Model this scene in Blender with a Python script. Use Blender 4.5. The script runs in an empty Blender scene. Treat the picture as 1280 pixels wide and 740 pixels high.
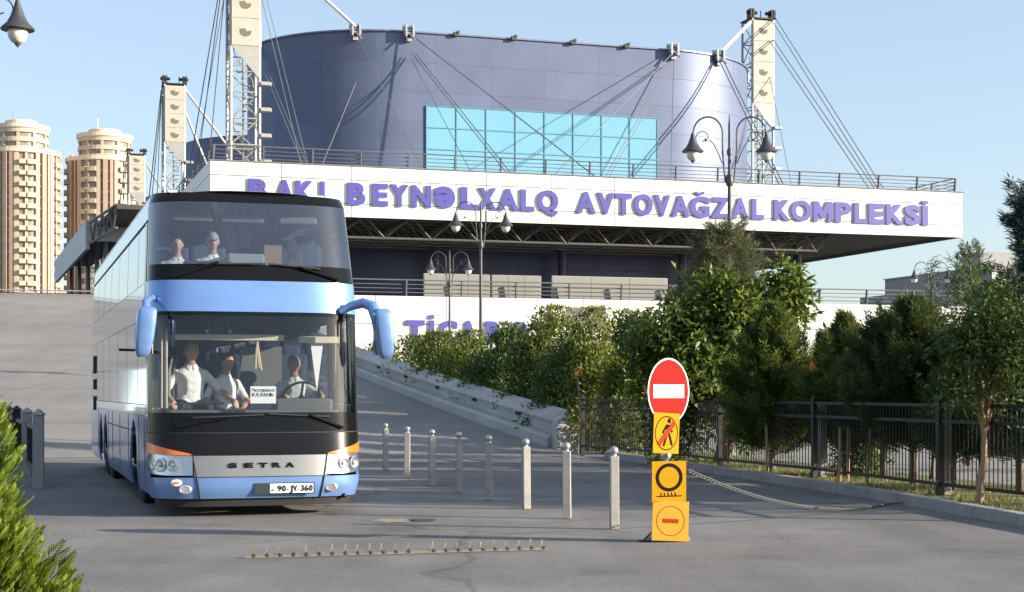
import bpy, bmesh, math, random
import numpy as np
from mathutils import Vector, Matrix

# ------------------------------------------------------------------ camera, sky, sun
F, HZ, H = 2000.0, 490.0, 1.5          # focal length (photo px), horizon row, eye height
TH = math.radians(17.5)                # the whole complex (and the bus) is turned by this
CS, SN = math.cos(TH), math.sin(TH)
SC = bpy.context.scene
COL = SC.collection
camd = bpy.data.cameras.new("camera"); cam = bpy.data.objects.new("camera", camd); COL.objects.link(cam)
cam.location = (0, 0, H); cam.rotation_euler = (math.pi / 2, 0, 0)
camd.sensor_width = 36; camd.lens = F / 1280 * 36
camd.shift_y = (HZ - 370) / 1280
camd.clip_start = 0.1; camd.clip_end = 6000
SC.camera = cam
SUN_EL, SUN_BACK = math.radians(16.5), math.radians(13)
sd = Vector((math.cos(SUN_EL) * math.cos(SUN_BACK), -math.cos(SUN_EL) * math.sin(SUN_BACK), math.sin(SUN_EL)))
w = bpy.data.worlds.new("World"); SC.world = w; w.use_nodes = True
nt = w.node_tree; nt.nodes.clear()
sky = nt.nodes.new("ShaderNodeTexSky"); sky.sky_type = 'NISHITA'; sky.sun_disc = False
sky.sun_elevation = SUN_EL; sky.sun_rotation = math.atan2(sd.x, sd.y)
sky.altitude = 0; sky.air_density = 1.0; sky.dust_density = 1.2; sky.ozone_density = 2.6
bg = nt.nodes.new("ShaderNodeBackground"); bg.inputs[1].default_value = 0.12
wo = nt.nodes.new("ShaderNodeOutputWorld")
mxs = nt.nodes.new("ShaderNodeMixRGB"); mxs.inputs[0].default_value = .38; mxs.inputs[2].default_value = (2.55, 2.72, 3.0, 1)   # thin bright haze in the air
nt.links.new(sky.outputs[0], mxs.inputs[1]); nt.links.new(mxs.outputs[0], bg.inputs[0]); nt.links.new(bg.outputs[0], wo.inputs[0])
sl = bpy.data.lights.new("sun", 'SUN'); sl.energy = 5.0; sl.angle = math.radians(0.5); sl.color = (1.0, 0.87, 0.70)
so = bpy.data.objects.new("sun", sl); COL.objects.link(so)
so.rotation_euler = sd.to_track_quat('Z', 'Y').to_euler(); so.location = (30, -10, 40)
SC.view_settings.view_transform = 'Standard'; SC.view_settings.look = 'None'
SC.view_settings.gamma = 1; SC.view_settings.exposure = 1.2
SC.view_settings.use_curve_mapping = False
SC.cycles.max_bounces = 8; SC.cycles.transparent_max_bounces = 16
SC.cycles.caustics_reflective = False; SC.cycles.caustics_refractive = False
SC.cycles.use_denoising = True

R = random.Random(5)
NR = np.random.default_rng(11)

# ------------------------------------------------------------------ tagging
def tag(o, label=None, cat=None, group=None, kind=None):
    if label: o['label'] = label
    if cat: o['category'] = cat
    if group: o['group'] = group
    if kind: o['kind'] = kind
    return o
def thing(name, label, cat, loc=(0, 0, 0), rz=0.0, group=None):
    o = bpy.data.objects.new(name, None); COL.objects.link(o)
    o.location = loc; o.rotation_euler = (0, 0, rz); o.empty_display_size = 0.2
    return tag(o, label, cat, group)
def copy_tree(o, parent=None):
    c = o.copy(); COL.objects.link(c)
    c.parent = parent
    for ch in list(o.children): copy_tree(ch, c)
    return c

# ------------------------------------------------------------------ places
def at(px, py, d): return Vector(((px - 640) / F * d, d, H + (HZ - py) / F * d))
def gd(px, py):
    d = H * F / (py - HZ); return Vector(((px - 640) / F * d, d, 0))
OX, OY = -378 / F * 112, 112.0                    # near left corner of the terminal canopy
def uv(s, v, z=0.0): return Vector((OX + CS * s - SN * v, OY + SN * s + CS * v, z))
def s_at(px, v):                                  # where a line of sight meets the terminal's plane v
    k = (px - 640) / F
    return (k * (OY + CS * v) - OX + SN * v) / (CS - k * SN)
def z_at(px, py, v):
    s = s_at(px, v); return H + (HZ - py) / F * (OY + SN * s + CS * v)
def ab(a, b, z=0.0): return Vector((-SN * a + CS * b, CS * a + SN * b, z))   # ramp coordinates
A0, A1, DECK = 38.0, 114.5, 8.3
def ramp_z(a):
    t = max(0, min(a, A1) - A0)
    z = 0.0772 * t + 0.000409 * t * t
    return z

# ------------------------------------------------------------------ mesh builder
class MB:
    def __init__(s): s.v = []; s.f = []; s.m = []; s.cur = 0
    def add(s, vs, fs):
        b = len(s.v); s.v += [tuple(p) for p in vs]
        s.f += [tuple(i + b for i in f) for f in fs]; s.m += [s.cur] * len(fs); return s
    def box(s, c, d, rot=None):
        x, y, z = d[0] / 2, d[1] / 2, d[2] / 2
        vs = [Vector(p) for p in ((-x,-y,-z),(x,-y,-z),(x,y,-z),(-x,y,-z),(-x,-y,z),(x,-y,z),(x,y,z),(-x,y,z))]
        if rot is not None: vs = [rot @ p for p in vs]
        c = Vector(c)
        return s.add([p + c for p in vs], [(0,3,2,1),(4,5,6,7),(0,1,5,4),(1,2,6,5),(2,3,7,6),(3,0,4,7)])
    def bar(s, p, q, wd, ht=None):                 # rectangular bar between points
        p, q = Vector(p), Vector(q); ht = ht or wd
        d = q - p; L = d.length; d.normalize()
        up = Vector((0, 0, 1)) if abs(d.z) < .95 else Vector((0, 1, 0))
        sx = d.cross(up).normalized(); u = sx.cross(d)
        m = Matrix((sx, d, u)).transposed()
        return s.box((p + q) / 2, (wd, L, ht), m)
    def cyl(s, p, q, r0, r1=None, n=10, cap=True):
        return s.tube([p, q], [r0, r0 if r1 is None else r1], n, cap)
    def tube(s, pts, r, n=8, cap=True):
        pts = [Vector(p) for p in pts]
        if not hasattr(r, '__len__'): r = [r] * len(pts)
        vs = []; prev = None
        for i, p in enumerate(pts):
            d = (pts[min(i + 1, len(pts) - 1)] - pts[max(i - 1, 0)])
            if d.length < 1e-9: d = Vector((0, 0, 1))
            d.normalize()
            if prev is None:
                a = Vector((1, 0, 0)) if abs(d.x) < .8 else Vector((0, 1, 0))
                a = (a - d * a.dot(d)).normalized()
            else: a = (prev - d * prev.dot(d)).normalized()
            prev = a; b = d.cross(a)
            for k in range(n):
                t = 2 * math.pi * k / n
                vs.append(p + (a * math.cos(t) + b * math.sin(t)) * r[i])
        fs = []
        for i in range(len(pts) - 1):
            for k in range(n):
                k2 = (k + 1) % n
                fs.append((i*n + k, i*n + k2, (i+1)*n + k2, (i+1)*n + k))
        if cap:
            fs.append(tuple(range(n - 1, -1, -1))); fs.append(tuple((len(pts)-1)*n + k for k in range(n)))
        return s.add(vs, fs)
    def lathe(s, prof, c=(0, 0, 0), n=20, axis=None):
        c = Vector(c); vs = []; fs = []
        for (r, z) in prof:
            for k in range(n):
                t = 2 * math.pi * k / n; p = Vector((r*math.cos(t), r*math.sin(t), z))
                if axis is not None: p = axis @ p
                vs.append(p + c)
        for i in range(len(prof) - 1):
            for k in range(n):
                k2 = (k + 1) % n; fs.append((i*n+k, i*n+k2, (i+1)*n+k2, (i+1)*n+k))
        fs.append(tuple(range(n-1, -1, -1))); fs.append(tuple((len(prof)-1)*n + k for k in range(n)))
        return s.add(vs, fs)
    def sphere(s, c, r, n=12):
        pr = [(max(1e-4, r*math.sin(math.pi*i/n)), -r*math.cos(math.pi*i/n)) for i in range(n+1)]
        return s.lathe(pr, c, n*2 if n < 10 else 16)
    def prism(s, poly, h, mat=None):               # polygon in local xy, thickness h along z, placed by a 4x4
        n = len(poly); vs = [Vector((x, y, 0)) for x, y in poly] + [Vector((x, y, h)) for x, y in poly]
        if mat is not None: vs = [mat @ p for p in vs]
        fs = [tuple(range(n-1, -1, -1)), tuple(range(n, 2*n))] + [(i, (i+1) % n, n + (i+1) % n, n+i) for i in range(n)]
        return s.add(vs, fs)
    def build(s, name, mats, parent=None, smooth=False, bevel=0, fix=True):
        me = bpy.data.meshes.new(name); me.from_pydata(s.v, [], s.f)
        if not isinstance(mats, (list, tuple)): mats = [mats]
        for m in mats: me.materials.append(m)
        me.polygons.foreach_set("material_index", s.m)
        if fix:
            bm = bmesh.new(); bm.from_mesh(me); bmesh.ops.recalc_face_normals(bm, faces=bm.faces); bm.to_mesh(me); bm.free()
        if smooth:
            me.polygons.foreach_set("use_smooth", [True] * len(me.polygons))
            try: me.set_sharp_from_angle(angle=math.radians(40))
            except Exception: pass
        me.update()
        o = bpy.data.objects.new(name, me); COL.objects.link(o)
        if parent is not None: o.parent = parent
        if bevel:
            b = o.modifiers.new("bevel", 'BEVEL'); b.width = bevel; b.segments = 2; b.limit_method = 'ANGLE'; b.angle_limit = math.radians(40)
        return o
def rotm(rx=0, ry=0, rz=0): return (Matrix.Rotation(rz, 3, 'Z') @ Matrix.Rotation(ry, 3, 'Y') @ Matrix.Rotation(rx, 3, 'X'))
def arc(c, r, t0, t1, n, ax=(1, 0, 0), ay=(0, 0, 1)):
    c = Vector(c); ax = Vector(ax); ay = Vector(ay)
    return [c + ax * r * math.cos(t0 + (t1 - t0) * i / n) + ay * r * math.sin(t0 + (t1 - t0) * i / n) for i in range(n + 1)]

# ------------------------------------------------------------------ materials
def M(name, col, rough=.6, metal=0., var=.0, scale=4., bump=0., coat=0., spec=.5, bscale=None, var2=0., scale2=.3):
    m = bpy.data.materials.new(name); m.use_nodes = True; t = m.node_tree; b = t.nodes["Principled BSDF"]
    b.inputs["Roughness"].default_value = rough; b.inputs["Metallic"].default_value = metal
    b.inputs["Specular IOR Level"].default_value = spec
    if coat: b.inputs["Coat Weight"].default_value = coat; b.inputs["Coat Roughness"].default_value = .04
    b.inputs["Base Color"].default_value = (*col, 1)
    if var or bump or var2:
        tc = t.nodes.new("ShaderNodeTexCoord")
    if var or var2:
        n = t.nodes.new("ShaderNodeTexNoise"); n.inputs["Scale"].default_value = scale; n.inputs["Detail"].default_value = 6; n.inputs["Roughness"].default_value = .65
        t.links.new(tc.outputs["Object"], n.inputs["Vector"])
        mr = t.nodes.new("ShaderNodeMapRange"); mr.inputs[1].default_value = .3; mr.inputs[2].default_value = .7
        mr.inputs[3].default_value = 1 - var; mr.inputs[4].default_value = 1 + var
        t.links.new(n.outputs["Fac"], mr.inputs[0])
        fac = mr.outputs[0]
        if var2:
            n2 = t.nodes.new("ShaderNodeTexNoise"); n2.inputs["Scale"].default_value = scale2; n2.inputs["Detail"].default_value = 3
            t.links.new(tc.outputs["Object"], n2.inputs["Vector"])
            m2 = t.nodes.new("ShaderNodeMapRange"); m2.inputs[1].default_value = .3; m2.inputs[2].default_value = .7
            m2.inputs[3].default_value = 1 - var2; m2.inputs[4].default_value = 1 + var2
            t.links.new(n2.outputs["Fac"], m2.inputs[0])
            mm = t.nodes.new("ShaderNodeMath"); mm.operation = 'MULTIPLY'
            t.links.new(fac, mm.inputs[0]); t.links.new(m2.outputs[0], mm.inputs[1]); fac = mm.outputs[0]
        vm = t.nodes.new("ShaderNodeVectorMath"); vm.operation = 'SCALE'; vm.inputs[0].default_value = col
        t.links.new(fac, vm.inputs["Scale"]); t.links.new(vm.outputs[0], b.inputs["Base Color"])
    if bump:
        n3 = t.nodes.new("ShaderNodeTexNoise"); n3.inputs["Scale"].default_value = bscale or scale * 4; n3.inputs["Detail"].default_value = 4
        t.links.new(tc.outputs["Object"], n3.inputs["Vector"])
        bp = t.nodes.new("ShaderNodeBump"); bp.inputs["Strength"].default_value = bump; bp.inputs["Distance"].default_value = .02
        t.links.new(n3.outputs["Fac"], bp.inputs["Height"]); t.links.new(bp.outputs[0], b.inputs["Normal"])
    return m
def M_glass(name, tint, refl=1.0, rough=.0, ior=1.55):
    m = bpy.data.materials.new(name); m.use_nodes = True; t = m.node_tree; t.nodes.clear()
    o = t.nodes.new("ShaderNodeOutputMaterial"); mx = t.nodes.new("ShaderNodeMixShader")
    tr = t.nodes.new("ShaderNodeBsdfTransparent"); tr.inputs[0].default_value = (*tint, 1)
    gl = t.nodes.new("ShaderNodeBsdfGlossy"); gl.inputs["Roughness"].default_value = rough; gl.inputs[0].default_value = (refl, refl, refl, 1)
    fr = t.nodes.new("ShaderNodeFresnel"); fr.inputs[0].default_value = ior
    ge = t.nodes.new("ShaderNodeNewGeometry"); sb = t.nodes.new("ShaderNodeMath"); sb.operation = 'SUBTRACT'; sb.inputs[0].default_value = 1
    t.links.new(ge.outputs["Backfacing"], sb.inputs[1]); ml = t.nodes.new("ShaderNodeMath"); ml.operation = 'MULTIPLY'
    t.links.new(fr.outputs[0], ml.inputs[0]); t.links.new(sb.outputs[0], ml.inputs[1])
    t.links.new(ml.outputs[0], mx.inputs[0]); t.links.new(tr.outputs[0], mx.inputs[1]); t.links.new(gl.outputs[0], mx.inputs[2])
    t.links.new(mx.outputs[0], o.inputs[0]); return m
def M_leaf(name, c0, c1, c2, trans=.35, rough=.55):
    m = bpy.data.materials.new(name); m.use_nodes = True; t = m.node_tree; t.nodes.clear()
    o = t.nodes.new("ShaderNodeOutputMaterial")
    at_ = t.nodes.new("ShaderNodeAttribute"); at_.attribute_name = "rnd"
    cr = t.nodes.new("ShaderNodeValToRGB"); e = cr.color_ramp.elements
    e[0].color = (*c0, 1); e[1].color = (*c2, 1); k = e.new(.55); k.color = (*c1, 1)
    b = t.nodes.new("ShaderNodeBsdfPrincipled"); b.inputs["Roughness"].default_value = rough; b.inputs["Specular IOR Level"].default_value = .35
    tl = t.nodes.new("ShaderNodeBsdfTranslucent")
    hs = t.nodes.new("ShaderNodeHueSaturation"); hs.inputs["Value"].default_value = 1.25; hs.inputs["Hue"].default_value = .485
    mx = t.nodes.new("ShaderNodeMixShader"); mx.inputs[0].default_value = trans
    t.links.new(at_.outputs["Fac"], cr.inputs[0]); t.links.new(cr.outputs[0], b.inputs["Base Color"])
    t.links.new(cr.outputs[0], hs.inputs["Color"]); t.links.new(hs.outputs[0], tl.inputs[0])
    t.links.new(b.outputs[0], mx.inputs[1]); t.links.new(tl.outputs[0], mx.inputs[2]); t.links.new(mx.outputs[0], o.inputs[0])
    return m
def M_asphalt(name, col, k=1.0):
    m = bpy.data.materials.new(name); m.use_nodes = True; t = m.node_tree; b = t.nodes["Principled BSDF"]
    N = t.nodes.new; L = t.links.new
    tc = N("ShaderNodeTexCoord"); b.inputs["Roughness"].default_value = .82; b.inputs["Specular IOR Level"].default_value = .35
    def noise(sc, det, vec=None, ro=.6):
        n = N("ShaderNodeTexNoise"); n.inputs["Scale"].default_value = sc; n.inputs["Detail"].default_value = det; n.inputs["Roughness"].default_value = ro
        L(vec or tc.outputs["Object"], n.inputs["Vector"]); return n.outputs["Fac"]
    def rng(x, a, bb, c, d):
        q = N("ShaderNodeMapRange"); q.inputs[1].default_value = a; q.inputs[2].default_value = bb; q.inputs[3].default_value = c; q.inputs[4].default_value = d
        L(x, q.inputs[0]); return q.outputs[0]
    def mul(x, y):
        q = N("ShaderNodeMath"); q.operation = 'MULTIPLY'; L(x, q.inputs[0]); L(y, q.inputs[1]); return q.outputs[0]
    big = rng(noise(.16, 5), .35, .65, .74, 1.16)
    mid = rng(noise(1.3, 6), .3, .7, .88, 1.10)
    fine = mul(rng(noise(60, 3), .3, .7, .76, 1.24), rng(noise(14, 5, None, .75), .3, .7, .84, 1.16))
    # streaks worn along the driving direction
    mp = N("ShaderNodeMapping"); mp.inputs["Rotation"].default_value = (0, 0, -TH); mp.inputs["Scale"].default_value = (1.0, .06, 1)
    L(tc.outputs["Object"], mp.inputs["Vector"])
    st = rng(noise(1.1, 4, mp.outputs[0]), .38, .62, .90, 1.07)
    f = mul(mul(big, mid), mul(fine, st))
    # sealed cracks
    nn = N("ShaderNodeTexNoise"); nn.inputs["Scale"].default_value = .7; nn.inputs["Detail"].default_value = 4; L(tc.outputs["Object"], nn.inputs["Vector"])
    ad = N("ShaderNodeMixRGB"); ad.blend_type = 'ADD'; ad.inputs[0].default_value = .9; L(tc.outputs["Object"], ad.inputs[1]); L(nn.outputs["Color"], ad.inputs[2])
    vo = N("ShaderNodeTexVoronoi"); vo.feature = 'DISTANCE_TO_EDGE'; vo.inputs["Scale"].default_value = .17; L(ad.outputs[0], vo.inputs["Vector"])
    ck = rng(vo.outputs["Distance"], .002, .007, .72, 1.0)
    # oil spots
    vo2 = N("ShaderNodeTexVoronoi"); vo2.inputs["Scale"].default_value = .55; L(ad.outputs[0], vo2.inputs["Vector"])
    oil = rng(vo2.outputs["Distance"], .03, .22, .80, 1.0)
    f = mul(f, mul(ck, oil))
    ms = N("ShaderNodeMath"); ms.operation = 'MULTIPLY_ADD'; ms.inputs[1].default_value = k; ms.inputs[2].default_value = 1 - k; L(f, ms.inputs[0]); f = ms.outputs[0]
    vm = N("ShaderNodeVectorMath"); vm.operation = 'SCALE'; vm.inputs[0].default_value = col; L(f, vm.inputs["Scale"]); L(vm.outputs[0], b.inputs["Base Color"])
    bp = N("ShaderNodeBump"); bp.inputs["Strength"].default_value = .45; bp.inputs["Distance"].default_value = .01
    L(noise(90, 2), bp.inputs["Height"]); L(bp.outputs[0], b.inputs["Normal"])
    return m
def M_panel(name, col, pw, ph, rough=.4, metal=.5, mortar=.012, dark=.55, coat=0., vary=.06):
    m = bpy.data.materials.new(name); m.use_nodes = True; t = m.node_tree; b = t.nodes["Principled BSDF"]
    N = t.nodes.new; L = t.links.new
    a = N("ShaderNodeAttribute"); a.attribute_name = "plan"
    br = N("ShaderNodeTexBrick"); br.offset = 0; br.squash = 1
    br.inputs["Scale"].default_value = 1; br.inputs["Brick Width"].default_value = pw; br.inputs["Row Height"].default_value = ph
    br.inputs["Mortar Size"].default_value = mortar; br.inputs["Mortar Smooth"].default_value = .2; br.inputs["Bias"].default_value = 0
    br.inputs["Color1"].default_value = (*[c * (1 - vary) for c in col], 1); br.inputs["Color2"].default_value = (*[c * (1 + vary) for c in col], 1)
    br.inputs["Mortar"].default_value = (*[c * dark for c in col], 1)
    L(a.outputs["Vector"], br.inputs["Vector"]); 
    nz = N("ShaderNodeTexNoise"); nz.inputs["Scale"].default_value = .35; nz.inputs["Detail"].default_value = 5; L(a.outputs["Vector"], nz.inputs["Vector"])
    mr = N("ShaderNodeMapRange"); mr.inputs[1].default_value = .3; mr.inputs[2].default_value = .7; mr.inputs[3].default_value = .92; mr.inputs[4].default_value = 1.08; L(nz.outputs["Fac"], mr.inputs[0])
    vm = N("ShaderNodeVectorMath"); vm.operation = 'SCALE'; L(br.outputs["Color"], vm.inputs[0]); L(mr.outputs[0], vm.inputs["Scale"])
    L(vm.outputs[0], b.inputs["Base Color"])
    b.inputs["Roughness"].default_value = rough; b.inputs["Metallic"].default_value = metal
    bp = N("ShaderNodeBump"); bp.inputs["Strength"].default_value = .5; bp.inputs["Distance"].default_value = .02; bp.invert = True
    L(br.outputs["Fac"], bp.inputs["Height"]); L(bp.outputs[0], b.inputs["Normal"])
    return m
def set_plan(o, vals):
    at_ = o.data.attributes.new("plan", 'FLOAT_VECTOR', 'POINT')
    at_.data.foreach_set("vector", np.asarray(vals, dtype=np.float32).ravel())

asphalt = M_asphalt("asphalt", (.180, .176, .171))
ramp_asphalt = M_asphalt("ramp_asphalt", (.225, .217, .207), .6)
paving = M("paving", (.22, .215, .205), .85, var=.12, scale=2, bump=.3, var2=.1)
kerb_m = M("kerb_concrete", (.27, .265, .255), .85, var=.18, scale=5, bump=.3, var2=.12, scale2=.8)
conc = M("concrete", (.36, .355, .345), .85, var=.08, scale=3, bump=.12, var2=.14, scale2=.5)
conc_d = M("concrete_coping", (.40, .39, .375), .85, var=.16, scale=4, bump=.25, var2=.12, scale2=.5)
bollard_m = M("bollard_paint", (.34, .33, .315), .6, var=.10, scale=9, bump=.1, var2=.1, scale2=2)
steel = M("galvanised_steel", (.46, .46, .46), .4, .7, var=.1, scale=12)
steel_d = M("dark_iron", (.018, .018, .02), .55, .2, var=.25, scale=15)
lamp_iron = M("lamp_iron", (.07, .072, .078), .5, .4, var=.25, scale=18)
rail_m = M("rail_paint", (.13, .14, .155), .5, .3, var=.12, scale=8)
white_p = M("white_panel", (.66, .65, .63), .45, var=.05, scale=.6, var2=.03, scale2=.12)
gap_grey = M("panel_gap", (.16, .16, .16), .7)  # flat grey backing seen in the joints between white panels
letter_m = M("letter_face", (.068, .066, .31), .45, var=.06, scale=2)
letter_side = M("letter_side", (.30, .29, .52), .5)
navy = M("navy_cladding", (.035, .042, .085), .45, .25, var=.12, scale=1)
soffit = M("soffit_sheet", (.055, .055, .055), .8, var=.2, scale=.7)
truss_m = M("truss_paint", (.11, .11, .105), .55, .2, var=.1, scale=4)
mast_m = M("mast_paint", (.36, .365, .35), .5, .3, var=.1, scale=4)
mast_pan = M("mast_cladding", (.41, .39, .335), .6, var=.07, scale=1.2)
cable_m = M("stay_cable", (.19, .195, .205), .5, .5)
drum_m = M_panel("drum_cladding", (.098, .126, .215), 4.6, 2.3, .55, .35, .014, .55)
cyan_g = M("cyan_glazing", (.15, .36, .50), .14, .0, var=.05, scale=.35, coat=.6)
grey_b = M("grey_render", (.26, .27, .285), .8, var=.06, scale=.5)
lit_white = M("lit_white_render", (.78, .74, .68), .8, var=.05, scale=.5)
grass_m = M("grass", (.13, .135, .045), .95, var=.35, scale=6, bump=.6, var2=.2, scale2=.7)
soil_m = M("soil", (.12, .09, .06), .95, var=.3, scale=5, bump=.5)
bark = M("bark", (.17, .125, .085), .9, var=.3, scale=14, bump=.6)
bark_l = M("pale_bark", (.33, .22, .13), .85, var=.25, scale=14, bump=.5)
# ================================================================== SETTING
def sheet(name, poly, z, m, kind='structure'):
    o = MB().add([(p[0], p[1], z) for p in poly], [tuple(range(len(poly)))]).build(name, m)
    return tag(o, kind=kind)
sheet("ground", [(-3000, -400), (3000, -400), (3000, 4500), (-3000, 4500)], -.012, M("far_ground", (.23, .215, .19), .95, var=.2, scale=.05))
sheet("road", [(-9, -30), (40, -30), (40, 44), (-25, 44)], -.004, asphalt)

# --- ramp: a solid that climbs to the deck, its surface following ramp_z
bL, bR = -6.0, 13.7
mb = MB(); aa = [A0 + (A1 - A0) * i / 60 for i in range(61)] + [150, 260]
for i in range(len(aa) - 1):
    p = [ab(aa[i], bL, ramp_z(aa[i])), ab(aa[i], bR, ramp_z(aa[i])), ab(aa[i+1], bR, ramp_z(aa[i+1])), ab(aa[i+1], bL, ramp_z(aa[i+1]))]
    mb.add(p, [(0, 1, 2, 3)])
    q = [Vector((x.x, x.y, -.3)) for x in p]
    mb.add([p[1], p[2], q[2], q[1]], [(0, 1, 2, 3)]); mb.add([p[0], p[3], q[3], q[0]], [(3, 2, 1, 0)])
tag(mb.build("ramp", ramp_asphalt, fix=False), kind='structure')

# --- sloping ramp wall: base kerb, face with slots, coping
def strip(prof, a0, a1, n=40, zoff=lambda a: ramp_z(a)):
    """loft of a (b, z) profile along the ramp"""
    mb = MB(); vs = []; k = len(prof)
    for i in range(n + 1):
        a = a0 + (a1 - a0) * i / n
        for b, z in prof: vs.append(ab(a, b, z + zoff(a)))
    fs = [(i*k + j, i*k + (j+1) % k, (i+1)*k + (j+1) % k, (i+1)*k + j) for i in range(n) for j in range(k)]
    fs += [tuple(range(k)), tuple(n*k + j for j in range(k-1, -1, -1))]
    mb.add(vs, fs); return mb
wall = thing("ramp_wall", "sloping grey concrete retaining wall climbing along the right side of the ramp", "wall", ab(A0 + 1, 13.7, 0))
wl = wall.location.copy()
def local(o):
    for v in o.data.vertices: v.co -= wl
    o.parent = wall; return o
wa0, wa1 = A0 + 1.0, A1
local(strip([(13.25, -.3), (13.25, .24), (13.32, .30), (13.62, .30), (13.62, -.3)], wa0, wa1).build("base_kerb", conc))
local(strip([(13.625, -.3), (13.60, .62), (13.98, .62), (13.98, -.3)], wa0, wa1).build("wall_face", conc))
local(strip([(13.52, .625), (13.52, .68), (14.06, .90), (14.10, .80), (14.10, .625)], wa0, wa1).build("coping", conc_d))
local(strip([(13.985, -3), (13.985, .60), (14.02, .60), (14.02, -3)], wa0, wa1, zoff=lambda a: ramp_z(a)).build("outer_face", conc))
mb = MB()
for a in np.arange(wa0 + 3.5, 100, 4.4):
    mb.box(ab(a, 13.597, ramp_z(a) + .56), (.10, .34, .10), rotm(rz=TH))
local(mb.build("drain_slot", M("drain_dark", (.03, .03, .03), .9)))
# end pier of the wall
mb = MB(); mb.box(ab(A0 + .8, 13.82, .36), (.9, .44, .76), rotm(rz=TH)); local(mb.build("end_pier", conc, bevel=.02))

# --- left edge: kerb and planted verge
K0, K1 = Vector((-2.0, 6.0, 0)), Vector((-8.95, 26.5, 0))
kd = (K1 - K0).normalized(); kn = Vector((-kd.y, kd.x, 0))   # pointing left
if kn.x > 0: kn = -kn
mb = MB(); a = K0 - kd * 12; L = (K1 - a).length
nk = int(L / .98)
for i in range(nk):
    c = a + kd * (i * .98 + .49); mb.box(c + Vector((0, 0, .03)), (.16, .965, .22), rotm(rz=math.atan2(-kd.x, kd.y)))
o = mb.build("kerb", kerb_m, bevel=.012); tag(o, kind='structure')
p = [K0 - kd * 14 + kn * .1, K1 + kd * 12 + kn * .1, K1 + kd * 12 + kn * 22, K0 - kd * 14 + kn * 22]
sheet("verge", p, .09, soil_m)

# --- right edge: kerb curving along the fence, verge behind it, path behind the verge
kp = [gd(835, 583), gd(930, 597), gd(1090, 622), gd(1280, 657), Vector((6.25, 14.5, 0)), Vector((6.6, 10, 0)), Vector((6.9, 2, 0))]
kp = [Vector((2.2, 36.8, 0))] + kp
def resample(pts, step):
    out = []; 
    for i in range(len(pts) - 1):
        n = max(1, int((pts[i+1] - pts[i]).length / step))
        out += [pts[i].lerp(pts[i+1], j / n) for j in range(n)]
    return out + [pts[-1]]
mb = MB(); rp = resample(kp, 1.0)
for i in range(len(rp) - 1):
    d = rp[i+1] - rp[i]; mb.box((rp[i] + rp[i+1]) / 2 + Vector((0, 0, .03)), (.17, d.length - .012, .22), rotm(rz=math.atan2(-d.x, d.y)))
tag(mb.build("kerb", kerb_m, bevel=.012), kind='structure')
sheet("verge", [(q.x + .08, q.y) for q in kp] + [(q.x + 2.9 + (0 if q.y < 20 else -.04 * (q.y - 20)), q.y + .6) for q in reversed(kp)], .085, grass_m)
sheet("footpath", [(4.0, 37), (9.2, 2), (26, 2), (26, 60), (6, 60)], .05, paving)
# grass tufts on the right verge
def blades(name, pts, hmin, hmax, m, kind='stuff'):
    n = len(pts); P = np.array(pts); az = NR.uniform(0, 6.28, n); h = NR.uniform(hmin, hmax, n); ln = NR.uniform(.0, .6, n) * h; wd = NR.uniform(.006, .014, n)
    dx, dy = np.cos(az), np.sin(az)
    v = np.zeros((n, 3, 3)); v[:, 0] = P + np.stack([-dy*wd, dx*wd, 0*wd], 1); v[:, 1] = P + np.stack([dy*wd, -dx*wd, 0*wd], 1)
    v[:, 2] = P + np.stack([dx*ln, dy*ln, h], 1)
    me = bpy.data.meshes.new(name); me.vertices.add(n*3); me.vertices.foreach_set("co", v.astype(np.float32).ravel())
    me.loops.add(n*3); me.loops.foreach_set("vertex_index", np.arange(n*3)); me.polygons.add(n); me.polygons.foreach_set("loop_start", np.arange(n)*3)
    me.materials.append(m); r = me.attributes.new("rnd", 'FLOAT', 'POINT'); r.data.foreach_set("value", np.repeat(NR.random(n), 3).astype(np.float32))
    me.update(); me.validate(); o = bpy.data.objects.new(name, me); COL.objects.link(o); return tag(o, kind=kind)
leaf_grass = M_leaf("grass_blades", (.08, .11, .02), (.17, .19, .04), (.30, .27, .09), .3)
gp = []
for _ in range(9000):
    t = R.random(); i = min(int(t * (len(rp) - 1)), len(rp) - 2); q = rp[i].lerp(rp[i+1], R.random())
    if R.random() < .25 + .75 * (math.sin(q.y * 2.1) * math.sin(q.y * .7 + 1) > -.2): gp.append((q.x + .15 + abs(R.gauss(0, .9)), q.y + R.uniform(-.2, .2), .08))
tag(blades("grass", gp, .03, .10, leaf_grass), "short yellowish green grass growing along the kerb under the trees", "grass")
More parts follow.
